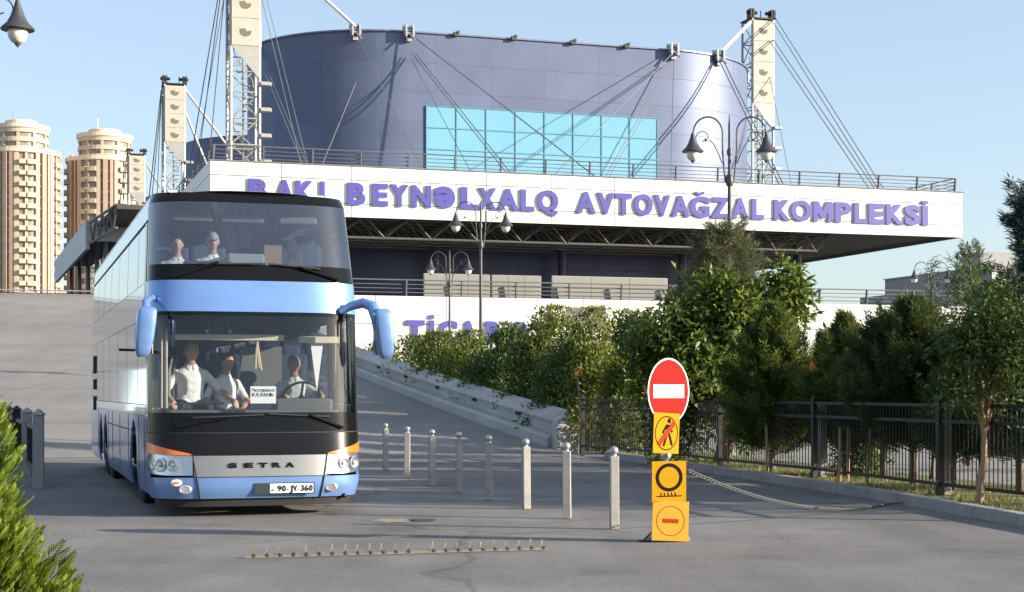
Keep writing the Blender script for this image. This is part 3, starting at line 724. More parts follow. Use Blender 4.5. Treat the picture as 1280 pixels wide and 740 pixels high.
# ------------------------------------------------------------------ apartment towers
tw_wall = M("tower_render", (.46, .385, .295), .85, var=.06, scale=.3); tw_bal = M("tower_balcony", (.50, .425, .32), .85, var=.05, scale=.5)
tw_org = M("tower_orange", (.37, .27, .205), .85, var=.08, scale=.4); tw_win = M("tower_window", (.25, .22, .195), .35, var=.4, scale=.9); tw_cap = M("tower_cap", (.66, .56, .44), .8)  # window tone lightened to put distance haze into the colour
def apartment(label, px, d, ytop, rot):
    base = p_at(px, d, 0); h = H + (HZ - ytop) / F * d; Rm = 47 / F * d; rc = 32 / F * d
    t = thing("apartment_tower", label, "building", base, rot, "beige apartment towers behind the ramp")
    hm = h * .90; fl = 3.05; nf = int(hm / fl)
    # main shaft: twelve-sided, with recessed window walls
    def ring(r, z0, z1, n=48): return [(r, z0), (r, z1)]
    MB().lathe([(Rm*.93, 0), (Rm*.93, hm-1)], n=48).build("wall", tw_win, t)
    # six pilasters and six balcony bays around the shaft
    bay = math.pi * 2 / 6
    def seg(mb, r0, r1, t0, t1, z0, z1, n=6):
        vs = []; 
        for i in range(n+1):
            a = t0 + (t1-t0)*i/n; c, s = math.cos(a), math.sin(a)
            for r in (r0, r1):
                for z in (z0, z1): vs.append((r*c, r*s, z))
        fs = []
        for i in range(n):
            b = i*4; e = b+4
            fs += [(b+2, e+2, e+3, b+3), (b, b+1, e+1, e), (b+1, b+3, e+3, e+1), (b, e, e+2, b+2)]
        fs += [(0, 2, 3, 1), (n*4, n*4+1, n*4+3, n*4+2)]
        mb.add(vs, fs)
    # bays facing the camera are centred on angle -90 deg (local)
    for k in range(6):
        c = -math.pi/2 + bay * k
        mb = MB(); mb.cur = 0
        seg(mb, Rm*.9, Rm*1.015, c + bay*.5 - .10, c + bay*.5 + .02, 0, hm + .5); seg(mb, Rm*.9, Rm*1.0, c + bay*.5 + .08, c + bay*.5 + .16, 0, hm)
        mb.build("orange_pilaster", tw_org, t)
        mb = MB(); seg(mb, Rm*.9, Rm*.985, c - bay*.5 + .2, c - bay*.5 + .33, 0, hm); seg(mb, Rm*.9, Rm*.97, c - .035, c + .035, 0, hm); seg(mb, Rm*.9, Rm*.985, c + bay*.5 - .27, c + bay*.5 - .16, 0, hm)
        mb.build("wall_pier", tw_wall, t)
    for k in (0, 1, 5):
        c = -math.pi/2 + bay * k
        for f in range(nf):
            z = f * fl + .3
            mb = MB(); seg(mb, Rm*.92, Rm*1.05, c - bay*.5 + .34, c - .02, z, z + 1.25, 4); seg(mb, Rm*.92, Rm*1.05, c + .02, c + bay*.5 - .28, z, z + 1.25, 4)
            mb.build("balcony", tw_bal, t)
    for f in range(nf):
        if f % 1 == 0 and f < 26:
            mb = MB(); seg(mb, Rm*.9, Rm*.955, 0, 2*math.pi, f*fl + .2, f*fl + .85, 48); mb.build("floor_band", tw_wall, t)
    MB().lathe([(Rm*1.0, hm-1), (Rm*1.02, hm-.8), (Rm*1.02, hm+.2), (Rm*.99, hm+.3)], n=48).build("cornice", tw_cap, t)
    MB().lathe([(rc*.94, hm), (rc*.94, h-1)], n=40).build("crown_drum", tw_win, t)
    for i in range(3):
        z = hm + (h - hm) * i / 3
        mb = MB(); seg(mb, rc*.9, rc*1.02, 0, 2*math.pi, z, z + 1.2, 40); mb.build("crown_band", tw_bal, t)
    for i in range(10): mb = MB(); a = 6.283*i/10; seg(mb, rc*.9, rc*1.0, a, a+.12, hm, h-1, 2); mb.build("crown_pier", tw_wall, t)
    MB().lathe([(rc*1.04, h-1.4), (rc*1.08, h-1.2), (rc*1.08, h-.2), (rc*.8, h+.1), (rc*.62, h+.2), (rc*.62, h+1.2), (rc*.55, h+1.4)], n=40).build("roof_cap", tw_cap, t)
    MB().tube([(-rc*.3, 0, h+1), (-rc*.3, 0, h+5)], .12, 5).build("antenna", steel, t)
    return t
apartment("left beige and orange apartment tower with a round crown, cut by the picture edge", 27, 450, 158, .42)
apartment("beige apartment tower with rows of balconies directly left of the coach roof", 131, 465, 169, -.22)

# ------------------------------------------------------------------ grey building on the right
rb = thing("flat_roofed_building", "long grey building with a sunlit white end wall behind the trees on the right", "building", p_at(1240, 172, 0), TH)
zr = H + (HZ - 333) / F * 172
mb = MB(); mb.box((20, 11, zr/2), (40, 22, zr)); w_ = mb.build("wall", [grey_b, lit_white], rb)
for p in w_.data.polygons: p.material_index = 1 if p.normal.y < -.5 or p.normal.x > .5 else 0  # sun-facing sides get the bright copy, so sunlight sits in the colour
mb = MB(); mb.box((6, 25, zr/2 - .9), (11.9, 6, zr - 1.8)); mb.build("rear_block", grey_b, rb)
mb = MB(); mb.box((2.3, 4, zr + .9), (4.5, 3.5, 1.8)); mb.build("stair_head", grey_b, rb)
mb = MB(); mb.box((20, 11, zr+.06), (40.3, 22.3, .12)); mb.build("roof_edge", conc, rb)
mb = MB(); mb.box((-.03, 11, zr*.62), (.06, 22, .14)); mb.build("wall_ledge", conc, rb)
# ================================================================== COACH
BUS = Vector((-3.02, 19.3, 0))
bus = thing("double_decker_coach", "pale blue double-decker coach coming down the ramp with people behind its windscreens", "coach", BUS, TH)
BL, NOSE, NP = 14.2, .62, 3.2
_z = [0.0, .22, .34, .48, .75, 1.01, 2.47, 2.86, 3.86, 3.99, 4.06]
_y = [.09, .05, .0, .0, .04, .08, .24, .30, .62, .74, 1.0]
_w = [1.22, 1.255, 1.285, 1.30, 1.30, 1.30, 1.30, 1.29, 1.235, 1.20, 1.10]
def prof(z): return float(np.interp(z, _z, _y)), float(np.interp(z, _z, _w))
def bpos(u, z, off=0.0):
    """point of the coach skin; u in -1..1 runs round the nose, |u| 1..2 back along the side"""
    y0, w_ = prof(z); s = 1 if u >= 0 else -1; a = abs(u)
    if a <= 1:
        t = a * math.pi / 2
        x = w_ * math.sin(t) ** (2/NP); y = y0 + NOSE * (1 - math.cos(t) ** (2/NP)) if a < .99999 else y0 + NOSE
        # outward normal of the superellipse
        nx = (x / w_) ** (NP-1) / w_; ny = -((1 - (y - y0)/NOSE)) ** (NP-1) / NOSE if y - y0 < NOSE else 0
        l = math.hypot(nx, ny) or 1
        return Vector((s*(x + off*nx/l), y + off*ny/l, z))
    y = y0 + NOSE + (a - 1) * (BL - y0 - NOSE)
    return Vector((s*(w_ + off), y, z))
def ux(x, z):                       # u of a front point with half-width coordinate x
    _, w_ = prof(z); r = min(1, abs(x) / w_); return math.copysign(math.asin(r ** (NP/2)) / (math.pi/2), x)
def us(y):                          # u (positive) of a side point at distance y behind the nose
    return 1 + (y - NOSE - .1) / (BL - NOSE - .1)
def skin(name, mats, u0, u1, z0, z1, nu=24, nz=6, off=0., th=.03, parent=None, drop=None, smooth=True):
    """closed curved panel of the coach skin between u0..u1 and z0(u)..z1(u)"""
    f0 = z0 if callable(z0) else (lambda t: z0); f1 = z1 if callable(z1) else (lambda t: z1)
    us_ = [u0 + (u1-u0)*i/nu for i in range(nu+1)]
    mb = MB(); vs = []
    for o_ in (off, off - th):
        for i, u in enumerate(us_):
            t = i / nu; a, b = f0(t), f1(t)
            for j in range(nz+1): vs.append(bpos(u, a + (b-a)*j/nz, o_))
    K = nz + 1; B = (nu+1)*K; keep = {}
    for i in range(nu):
        for j in range(nz):
            q = (i*K+j, (i+1)*K+j, (i+1)*K+j+1, i*K+j+1)
            if drop:
                c = sum((vs[k] for k in q), Vector())/4
                if drop(c): continue
            keep[(i, j)] = q
    fs = []; ec = {}
    for q in keep.values():
        fs.append(q); fs.append(tuple(k + B for k in reversed(q)))
        for k in range(4):
            e = (q[k], q[(k+1) % 4]); ec[tuple(sorted(e))] = ec.get(tuple(sorted(e)), []) + [e]
    for es in ec.values():
        if len(es) == 1: a, b = es[0]; fs.append((b, a, a+B, b+B))
    mb.add(vs, fs)
    return mb.build(name, mats, parent or bus, smooth=smooth)
blue = M("coach_blue", (.155, .29, .60), .30, .35, var=.06, scale=3, coat=.7)
silver_blue = M("coach_silver", (.58, .60, .68), .2, .1, var=.04, scale=1.5, coat=.8)
blk = M("coach_black", (.007, .007, .008), .18, 0, spec=.25)
frit = M("glass_frit", (.006, .0065, .007), .12, 0, spec=.22)
rubber = M("rubber", (.015, .015, .016), .7, 0, var=.2, scale=9)
tyre_m = M("tyre", (.022, .021, .020), .85, 0, var=.25, scale=9)
silver = M("silver_band", (.33, .33, .325), .36, .75, var=.05, scale=5)
amber = M("amber_lens", (.86, .17, .02), .2, 0, coat=.6)
chrome = M("lamp_reflector", (.80, .80, .80), .2, .85)
lens = M_glass("lamp_lens", (.93, .95, .96), .9)
ws_glass = M_glass("windscreen_glass", (.84, .865, .88), 1.0, .0, 1.6)
side_glass = M_glass("side_glass", (.66, .69, .70), 1.0)
side_sheen = M("side_window_sheen", (.50, .53, .60), .07, .75)  # bright metallic finish puts the panes' grazing reflections into the material
up_glass = M_glass("upper_windscreen_glass", (.80, .84, .87), 1.0, .0, 2.5)
inner = M("cabin_lining", (.10, .105, .115), .8, var=.1, scale=3)
inner_d = M("cabin_dark", (.028, .03, .034), .75, var=.15, scale=3)
seat_m = M("seat_fabric", (.05, .065, .12), .9, var=.2, scale=20)
plate_w = M("plate_white", (.85, .84, .80), .5); ink = M("ink", (.006, .006, .007), .6, spec=.1)
paper = M("paper", (.86, .86, .84), .7)

# --- nose
skin("front_bumper", blue, -1.0, 1.0, .22, .475, 48, 5, 0)
skin("bumper_lip", rubber, -.98, .98, .12, .215, 40, 2, -.04)
gx = .80
def gu(t): return t
uA = ux(gx, .62)
# silver grille band (narrower at its foot)
skin("grille_band", silver, -uA, uA, .485, .735, 30, 4, .006)
# seams of the service flap
for s in (-1, 1):
    q = MB(); pts = [bpos(ux(s*(gx + .015 - .09*(1 - (z - .22)/.53)), z), z, .008) for z in np.linspace(.22, .75, 10)]
    q.tube(pts, .009, 5); q.build("flap_seam", rubber, bus)
skin("flap_seam", rubber, -uA, uA, .476, .486, 30, 1, .004)
for s in (-1, 1):
    lp = skin("headlamp", chrome, s*(uA + .012), s*.965, lambda t: .50 + .055*max(0, t-.35)**1.5, lambda t: .735 + .02*t, 18, 5, -.035, .02)
    skin("lens", lens, s*(uA + .012), s*.965, lambda t: .50 + .055*max(0, t-.35)**1.5, lambda t: .735 + .02*t, 18, 5, .010, .008, lp)
    for k, rr in ((.30, .075), (.56, .085), (.8, .06)):
        u = s*(uA + (.965-uA)*k); c = bpos(u, .625, -.03); nrm = (bpos(u, .625, .1) - bpos(u, .625, 0)).normalized()
        ax = nrm.to_track_quat('Z', 'Y').to_matrix()
        mb = MB(); mb.lathe([(rr, .0), (rr, .022), (rr*.82, .026), (rr*.5, .012), (.012, .008)], c, 18, ax); mb.build("lamp_bowl", chrome, lp, smooth=True)
        mb = MB(); mb.lathe([(rr*.35, .012), (rr*.3, .03), (.004, .034)], c, 12, ax); mb.build("bulb", M("bulb_glass", (.5, .52, .55), .1, .2) if "bulb_glass" not in bpy.data.materials else bpy.data.materials["bulb_glass"], lp, smooth=True)
    skin("turn_signal", amber, s*(uA + .012), s*1.0, lambda t: .742 + .018*t, lambda t: .752 + .135*min(1, t*1.25)**.8, 18, 4, .008)
    skin("wing_corner", blue, s*.968, s*1.02, .476, .765, 4, 4, .0)
skin("nose_panel", blk, -.997, .997, lambda t: .738 + .16*max(0, (abs(2*t-1)-uA)/(1-uA))**.7, 1.008, 48, 5, 0)
# --- lower windscreen
skin("windscreen_frit", frit, -.985, .985, 1.012, 1.25, 40, 3, -.004)
lw = skin("windscreen", ws_glass, -.93, .93, 1.25, 2.43, 44, 10, -.004, .008)
skin("header_strip", frit, -.985, .985, 2.43, 2.475, 40, 1, -.002)
for s in (-1, 1): skin("corner_pillar", frit, s*.93, s*1.0, 1.25, 2.43, 5, 8, -.002, .05)
skin("lower_trim", rubber, -1, 1, 1.003, 1.014, 40, 1, .006)
# --- blue band between the decks
skin("brow_panel", blue, -1.0, 1.0, 2.478, 2.86, 48, 6, 0)
skin("upper_frit", frit, -.985, .985, 2.864, 3.06, 44, 3, -.004)
skin("upper_windscreen", up_glass, -.925, .925, 3.06, 3.85, 44, 10, -.004, .008)
for s in (-1, 1): skin("upper_pillar", frit, s*.925, s*1.0, 3.06, 3.85, 5, 8, -.002, .05)
skin("upper_header", frit, -1.0, 1.0, 3.85, 3.975, 44, 3, -.001)
# --- roof
mb = MB(); vs = []; ny = 40; nx = 16
for i in range(ny+1):
    y = .70 + (BL - .70) * i / ny
    f = min(1, max(0, (y - .70) / 1.0)); w_ = 1.0 + .14*min(1, f*2.5) ** .5
    for j in range(nx+1):
        x = -1 + 2*j/nx; lift = (1 - abs(x)**2.6)
        vs.append((x*w_*(1 if f > 0 else 1), y + (.22*abs(x)**3 if f < .5 else 0)*(1-2*f if f < .5 else 0), 3.95 + lift*(.05 + .09*math.sin(min(1, f)*math.pi/2))))
K = nx+1
mb.add(vs, [(i*K+j, i*K+j+1, (i+1)*K+j+1, (i+1)*K+j) for i in range(ny) for j in range(nx)])
b0 = len(vs); vs2 = [(x, y, z-.05) for x, y, z in vs]
mb.add(vs2, [(i*K+j, (i+1)*K+j, (i+1)*K+j+1, i*K+j+1) for i in range(ny) for j in range(nx)])
roof = mb.build("roof", M("roof_paint", (.022, .023, .026), .3, .1, coat=.4), bus, smooth=True, fix=False)
for x in (-.98, .86):
    MB().box((x, prof(3.97)[0] + .16, 3.985), (.12, .06, .03), rotm(rz=-.25 if x > 0 else .25)).build("marker_lamp", plate_w, bus, bevel=.01)
# --- sides with wheel arches
axles = [2.85, 9.35, 10.75]
def arch(c):
    return any((c.y - a)**2 + (c.z - .5)**2 < .62**2 for a in axles)
for s in (-1, 1):
    skin("skirt_panel", blue, s*1.0, s*2.0, .24, 1.20, 260, 26, 0, .03, None, arch)
    skin("waist_panel", silver_blue, s*1.0, s*2.0, 1.205, 1.335, 30, 2, 0)
    skin("mid_panel", silver_blue, s*1.0, s*2.0, 2.42, 2.86, 30, 4, 0)
    skin("cant_rail", silver_blue, s*1.0, s*2.0, 3.66, 3.97, 30, 4, 0)
    skin("roof_line", rubber, s*1.0, s*2.0, 3.625, 3.66, 30, 1, .004)
    # glazing, one pane after the other
    pan = [.78, 2.15, 4.1, 6.1, 8.1, 10.1, 12.1, BL]
    for i in range(len(pan)-1):
        a, b = us(pan[i]), us(pan[i+1])
        skin("side_window", side_sheen if s < 0 else side_glass, s*a, s*(b-.004), 1.345, 2.415, 6, 3, -.003, .008)
        skin("side_window", side_sheen if s < 0 else side_glass, s*a, s*(b-.004), 2.87, 3.62, 6, 4, -.003, .008)
        skin("window_post", frit, s*(b-.012), s*min(2, b+.004), 1.345, 2.415, 1, 3, -.012, .05); skin("window_post", frit, s*(b-.012), s*min(2, b+.004), 2.87, 3.62, 1, 4, -.012, .05)
    skin("corner_post", frit, s*1.0, s*us(1.0), 2.2 if s < 0 else 1.345, 3.64, 2, 10, .003, .04)
    if s < 0:
        # luggage flaps, door lines and the engine grille at the tail
        for y in (1.05, 1.95, 3.8, 5.6, 7.4, 8.5, 11.6):
            mb = MB(); mb.tube([bpos(s*us(y), z, .001) for z in np.linspace(.3, 1.19, 8)], .004, 4); mb.build("flap_line", rubber, bus)
        mb = MB(); mb.tube([bpos(s*us(y), .98, .003) for y in np.linspace(3.6, 8.6, 12)], .008, 4); mb.build("flap_line", rubber, bus)
        mb = MB()
        for z0_, z1_ in ((1.15, 1.42), (1.55, 1.75), (1.86, 2.2)):
            for y in np.linspace(12.35, 13.3, 9): mb.tube([bpos(s*us(y), z0_, .002), bpos(s*us(y), z1_, .002)], .008, 4)
        mb.build("engine_grille", rubber, bus)
mb = MB(); mb.box((0, BL+.01, 2.05), (2.42, .05, 3.6)); mb.build("rear_panel", blue, bus)
# --- wheels
def wheel(x, y, nm="wheel"):
    s = 1 if x > 0 else -1
    ax = Matrix.Rotation(math.pi/2*s, 3, 'Y')
    t = MB().lathe([(.30, -.14), (.44, -.15), (.505, -.11), (.51, 0), (.505, .11), (.44, .15), (.30, .14)], (x, y, .51), 36, ax).build(nm, tyre_m, bus, smooth=True)
    mb = MB(); mb.lathe([(.31, .10), (.29, .13), (.22, .06), (.14, .05), (.12, .15), (.02, .16)], (x, y, .51), 28, ax)
    for k in range(10): a = 6.283*k/10; mb.cyl(Vector((x, y, .51)) + ax @ Vector((.19*math.cos(a), .19*math.sin(a), .05)), Vector((x, y, .51)) + ax @ Vector((.19*math.cos(a), .19*math.sin(a), .09)), .018, n=6)
    mb.build("rim", steel, t, smooth=True)
for a in axles:
    for s in (-1, 1): wheel(s*1.06, a)
mb = MB()
for a in axles:
    for s in (-1, 1):
        pts = arc((0, a, .5), .62, 0, math.pi, 16, (0, 1, 0), (0, 0, 1))
        for i in range(16):
            p, q = pts[i], pts[i+1]; x0, x1 = s*.72, s*1.25
            mb.add([(x0, p.y, p.z), (x1, p.y, p.z), (x1, q.y, q.z), (x0, q.y, q.z)], [(0, 1, 2, 3)])
        mb.add([(s*.72, a-.62, .3), (s*.72, a+.62, .3), (s*.72, a+.62, 1.12), (s*.72, a-.62, 1.12)], [(0, 1, 2, 3)])
mb.box((0, BL/2, .42), (1.4, BL-1.2, .3)); mb.build("chassis", rubber, bus)
# --- cabin
mb = MB(); mb.box((0, BL/2+.3, .80), (2.38, BL-1.0, .06)); mb.box((0, BL/2+.5, 2.46), (2.38, BL-1.2, .1)); mb.box((0, BL-.1, 2.2), (2.3, .06, 3.1)); mb.build("deck_floor", inner_d, bus)
skin("dashboard", inner_d, -.9, .9, .85, 1.24, 30, 3, -.06, .55)
mb = MB(); mb.prism([(-1.05, 0), (1.05, 0), (1.0, .5), (-1.0, .5)], .06, Matrix.Translation((0, .50, 1.22))); mb.box((.62, .72, 1.32), (.72, .34, .2)); mb.build("dash_top", M("dash_grey", (.10, .105, .105), .6, var=.08, scale=4), bus, bevel=.03)
mb = MB(); mb.box((.72, 1.0, 1.28), (.55, .3, .22)); mb.build("instrument_cowl", M("cowl_beige", (.36, .34, .29), .6), bus, bevel=.06)
mb = MB(); c = Vector((.66, 1.02, 1.44)); ax = rotm(rx=-.9)
ring = [c + ax @ Vector((.235*math.cos(6.283*i/28), .235*math.sin(6.283*i/28), 0)) for i in range(29)]; mb.tube(ring, .017, 8, False)
for k in (0.3, 2.84, 4.71): mb.bar(c, c + ax @ Vector((.23*math.cos(k), .23*math.sin(k), 0)), .03, .012)
mb.cyl(c, c + ax @ Vector((0, 0, -.35)), .035); mb.build("steering_wheel", rubber, bus, smooth=True)
# blind rail, blinds and curtains behind the glass
mb = MB(); mb.box((-.28, .74, 2.18), (1.35, .03, .075)); mb.box((.84, .74, 2.16), (.52, .03, .085)); mb.build("blind_rail", M("blind_beige", (.62, .56, .42), .7), bus, bevel=.008)
cur = M("curtain", (.50, .47, .40), .85, var=.08, scale=3)
def curtain(x0, x1, y, z0, z1, folds, depth=.035):
    mb = MB(); n = folds*6
    vs = []
    for i in range(n+1):
        x = x0 + (x1-x0)*i/n; yy = y + depth*math.sin(i/n*folds*6.283)
        vs += [(x, yy, z0), (x, yy, z1), (x, yy+.008, z0), (x, yy+.008, z1)]
    fs = []
    for i in range(n): b = i*4; fs += [(b, b+4, b+5, b+1), (b+2, b+3, b+7, b+6), (b+1, b+5, b+7, b+3), (b, b+2, b+6, b+4)]
    return mb.add(vs, fs).build("curtain", cur, bus, smooth=True)
curtain(1.02, 1.16, .78, 1.55, 2.4, 3)
curtain(-1.16, -1.04, .78, 1.3, 2.4, 2)
# pennant hanging on the right and a tassel in the middle
mb = MB(); mb.prism([(-.06, .0), (.10, .0), (.02, -.62)], .01, Matrix.Translation((.80, .8, 2.12)) @ Matrix.Rotation(math.pi/2, 4, 'X')); mb.build("pennant", paper, bus)
mb = MB()
for dx, dz in ((-.02, -.34), (.03, -.33), (.055, -.36)): mb.tube([(.04, .62, 2.13), (.035 + dx*.4, .63, 1.98), (.04 + dx, .64, 2.13 + dz)], [.012, .016, .012], 6)
mb.build("hanging_tassel", M("tassel", (.62, .48, .36), .9), bus)
# aisle partition and bottles standing on the dash
mb = MB(); mb.box((.28, 1.9, 1.75), (.55, .04, .7)); mb.build("partition", M("grey_partition", (.22, .22, .215), .7), bus)
# grab rails at the door side
mb = MB()
for x, y in ((-1.0, 1.0), (-.92, 1.25), (-1.02, 1.5)): mb.tube([(x, y, .85), (x, y, 1.75), (x+.05, y+.15, 1.95)], .018, 6)
mb.build("grab_rail", steel, bus, smooth=True)
MB().tube([(-.95, .80, 1.35), (-.35, .82, 1.36)], .018, 8).build("hand_rail", rubber, bus)
def seat(x, y, z, parent=bus):
    mb = MB(); mb.box((0, 0, .42), (.46, .46, .14)); mb.box((0, .24, .82), (.46, .13, .78), rotm(rx=-.14)); mb.box((0, .31, 1.24), (.27, .10, .2), rotm(rx=-.14)); mb.box((0, .05, .18), (.3, .3, .36))
    o = mb.build("passenger_seat", seat_m, parent, bevel=.05); o.location = (x, y, z); return o
for y in (2.1, 3.1, 4.1, 5.1):
    for x in (-.95, -.47, .47, .95): seat(x, y, 2.3)
for y in (3.2, 4.2, 5.2):
    for x in (-.95, -.47, .47, .95): seat(x, y, .84)
seat(.66, 1.75, .66); seat(-.72, 1.45, .74); seat(-.28, 1.5, .68)
seat(-.93, 1.22, 2.18); seat(-.47, 1.2, 2.18); seat(.6, 1.6, 2.18)
# upper front shelf with a tray, cartons
mb = MB(); mb.box((0, .72, 3.02), (2.1, .42, .05)); mb.build("front_shelf", inner_d, bus)
mb = MB(); mb.box((-.57, .66, 3.085), (.58, .16, .06)); mb.build("grab_tray", rubber, bus, bevel=.02)
MB().box((-.06, .98, 3.13), (.46, .22, .22)).build("white_panel", M("seat_back_cover", (.26, .29, .29), .8), bus, bevel=.02)
MB().box((.30, 1.25, 3.24), (.24, .22, .28), rotm(rz=.2)).build("carton", M("cardboard", (.20, .13, .075), .85, var=.06), bus)
mb = MB()
for x, w_ in ((-.72, .5), (-.1, .55), (.6, .5)): mb.box((x, 1.05, 3.68), (w_, .25, .10))
mb.build("sun_visor", M("visor", (.13, .14, .15), .7), bus, bevel=.03)
# --- wipers
def wiper(base, elbow, b0, b1, z):
    mb = MB(); f = lambda x, zz, o: bpos(ux(x, zz), zz, o)
    mb.tube([f(*base, .03), f(*elbow, .045)], [.022, .016], 6); mb.build("wiper_arm", blk, bus, smooth=True)
    mb = MB(); n = 10; mb.tube([f(b0[0]+(b1[0]-b0[0])*i/n, b0[1]+(b1[1]-b0[1])*i/n, .022) for i in range(n+1)], .013, 5); mb.build("wiper_blade", rubber, bus)
wiper((-.99, 2.90), (-.47, 3.085), (-.72, 3.06), (.10, 3.075), 0)
wiper((1.0, 2.90), (.52, 3.04), (.14, 3.075), (.78, 3.03), 0)
wiper((1.02, 1.06), (.60, 1.22), (.10, 1.235), (.86, 1.20), 0)
wiper((-.98, 1.08), (-.40, 1.19), (-.8, 1.19), (.04, 1.225), 0)
# --- mirrors
def mirror(s, cx, cy, cz, h_, w_, d_):
    n = 22; out = []
    for k in range(n):                               # rounded housing as a loft along z
        f = k/(n-1); q = float(np.interp(f, [0, .04, .12, .35, .7, .9, .97, 1], [.38, .60, .76, .92, 1.0, .97, .82, .55]))
        out.append((f, q))
    mb = MB(); vs = []; m = 20
    for f, q in out:
        z = cz - h_/2 + h_*f; lean = -.05*s*(1-f)
        for j in range(m):
            a = 6.283*j/m; ca, sa = math.cos(a), math.sin(a)
            vs.append((cx + lean*-1*0 + (.06*s*(1-f)) + math.copysign(abs(ca)**.45, ca)*w_/2*q, cy + math.copysign(abs(sa)**.45, sa)*d_/2*q, z))
    fs = [(i*m+j, i*m+(j+1) % m, (i+1)*m+(j+1) % m, (i+1)*m+j) for i in range(n-1) for j in range(m)] + [tuple(range(m-1, -1, -1)), tuple((n-1)*m+j for j in range(m))]
    mr = mb.add(vs, fs).build("mirror", blue, bus, smooth=True)
    mg = MB(); mg.box((cx + .02*s, cy + d_/2 + .004, cz), (w_*.78, .012, h_*.84)); mg.build("mirror_glass", M("mirror_glass", (.8, .82, .85), .03, 1.) if "mirror_glass" not in bpy.data.materials else bpy.data.materials["mirror_glass"], mr, bevel=.003)
    return mr
mr = mirror(1, 1.50, .10, 2.22, .62, .24, .26)
MB().tube([(1.02, .34, 2.50), (1.16, .32, 2.57), (1.30, .26, 2.61), (1.40, .18, 2.57), (1.45, .12, 2.42), (1.46, .10, 2.30)], [.04, .055, .065, .075, .08, .07], 14).build("mirror_arm", blue, mr, smooth=True)
mr = mirror(-1, -1.345, .02, 2.21, .60, .235, .25)
MB().tube([(-1.2, .62, 2.66), (-1.30, .36, 2.62), (-1.36, .12, 2.56), (-1.36, .04, 2.46)], [.04, .045, .055, .06], 12).build("mirror_arm", blue, mr, smooth=True)
MB().tube([(-1.27, .66, 2.0), (-1.42, .34, 2.0), (-1.66, .12, 2.0)], .018, 6).build("mirror_stay", rubber, mr)
# --- number plate, name, fog lamps, badge
def on_nose(x, z, off=.012): return bpos(ux(x, z), z, off)
pc = on_nose(.36, .335, .02)
pl = MB().box((pc.x, pc.y, pc.z), (.53, .012, .115)).build("number_plate", plate_w, bus, bevel=.004)
MB().box((pc.x, pc.y+.006, pc.z), (.56, .01, .135)).build("plate_frame", blk, bus)
MB().box((pc.x - .36, pc.y+.004, pc.z), (.17, .012, .13)).build("blank_plate", M("blank_dark", (.03, .04, .045), .4), bus)
def text_row(s, parent, x0, x1, z0, cap, y, m, bold=.03, dep=.006, name="letter", ratio=.62):
    ws = [(.30 if c in "-İI. " else 1.0) for c in s]; tot = sum(ws); x = x0
    for c, w_ in zip(s, ws):
        d = (x1-x0)*w_/tot
        if c != ' ': letter(c, parent, x + d*(1-ratio)/2*.8, x + d - d*(1-ratio)/2*.8, z0, cap, y, (m,), dep, name, bold)
        x += d
for ch, x0, x1 in (("9", -.17, -.125), ("0", -.115, -.07), ("-", -.058, -.036), ("J", -.022, .014), ("V", .022, .068), ("-", .078, .10), ("3", .112, .152), ("6", .162, .205), ("0", .215, .258)):
    letter(ch, pl, pc.x + x0, pc.x + x1, pc.z - .036, .072, pc.y - .009, (ink,), .004, "plate_character", .022 if ch not in '-' else .0)
text_row("AZ", pl, pc.x-.245, pc.x-.205, pc.z-.03, .022, pc.y-.009, ink, .02)
yn = on_nose(0, .61, .008).y
for c, x in zip("SETRA", (-.345, -.155, .02, .185, .345)):
    letter(c, bus, x-.055, x+.055, .588, .06, on_nose(x, .61, .008).y, (ink,), .012, "name_letter", .05)
for s, x in ((-1, -.90), (1, .86)):
    c = on_nose(x, .335, .004); f = MB().lathe([(.075, 0), (.075, .012), (.055, .02), (.05, .012), (.004, .01)], c, 20, Matrix.Rotation(math.pi/2, 3, 'X') @ Matrix.Diagonal((1.05, .72, 1))).build("fog_lamp", chrome, bus, smooth=True)
c = on_nose(-1.0, .415, .006); bd = MB().lathe([(.062, 0), (.062, .01), (.05, .014), (.003, .014)], c, 20, Matrix.Rotation(-.25, 3, 'Z') @ Matrix.Rotation(math.pi/2, 3, 'X') @ Matrix.Diagonal((1.1, .66, 1))).build("round_badge", plate_w, bus)
MB().box(c + Vector((0, -.018, 0)), (.06, .006, .028)).build("badge_mark", amber, bd)
MB().lathe([(.03, 0), (.03, .05), (.005, .06)], on_nose(1.05, .22, -.02), 10, Matrix.Rotation(math.pi/2, 3, 'X')).build("tow_eye", blk, bus)
# paper card with the route behind the glass
card = thing("route_card", "white handwritten paper card standing behind the lower windscreen of the coach", "card", ab(0, 0, 0) + BUS + Vector((CS*.065 - SN*.30, SN*.065 + CS*.30, 1.36)), TH)
MB().box((0, 0, .105), (.315, .004, .21)).build("paper_sheet", paper, card)
def row(s, x0, x1, z0, cap):
    n = len(s); d = (x1-x0)/n
    for i, c in enumerate(s): letter(c, card, x0+d*i+.003, x0+d*(i+1)-.003, z0 + R.uniform(-.002, .002), cap, -.003, (ink,), .002, "letter", .02)
row("Экспресс", -.145, .145, .145, .036); row("КАЗАНЬ", -.14, .13, .085, .042)
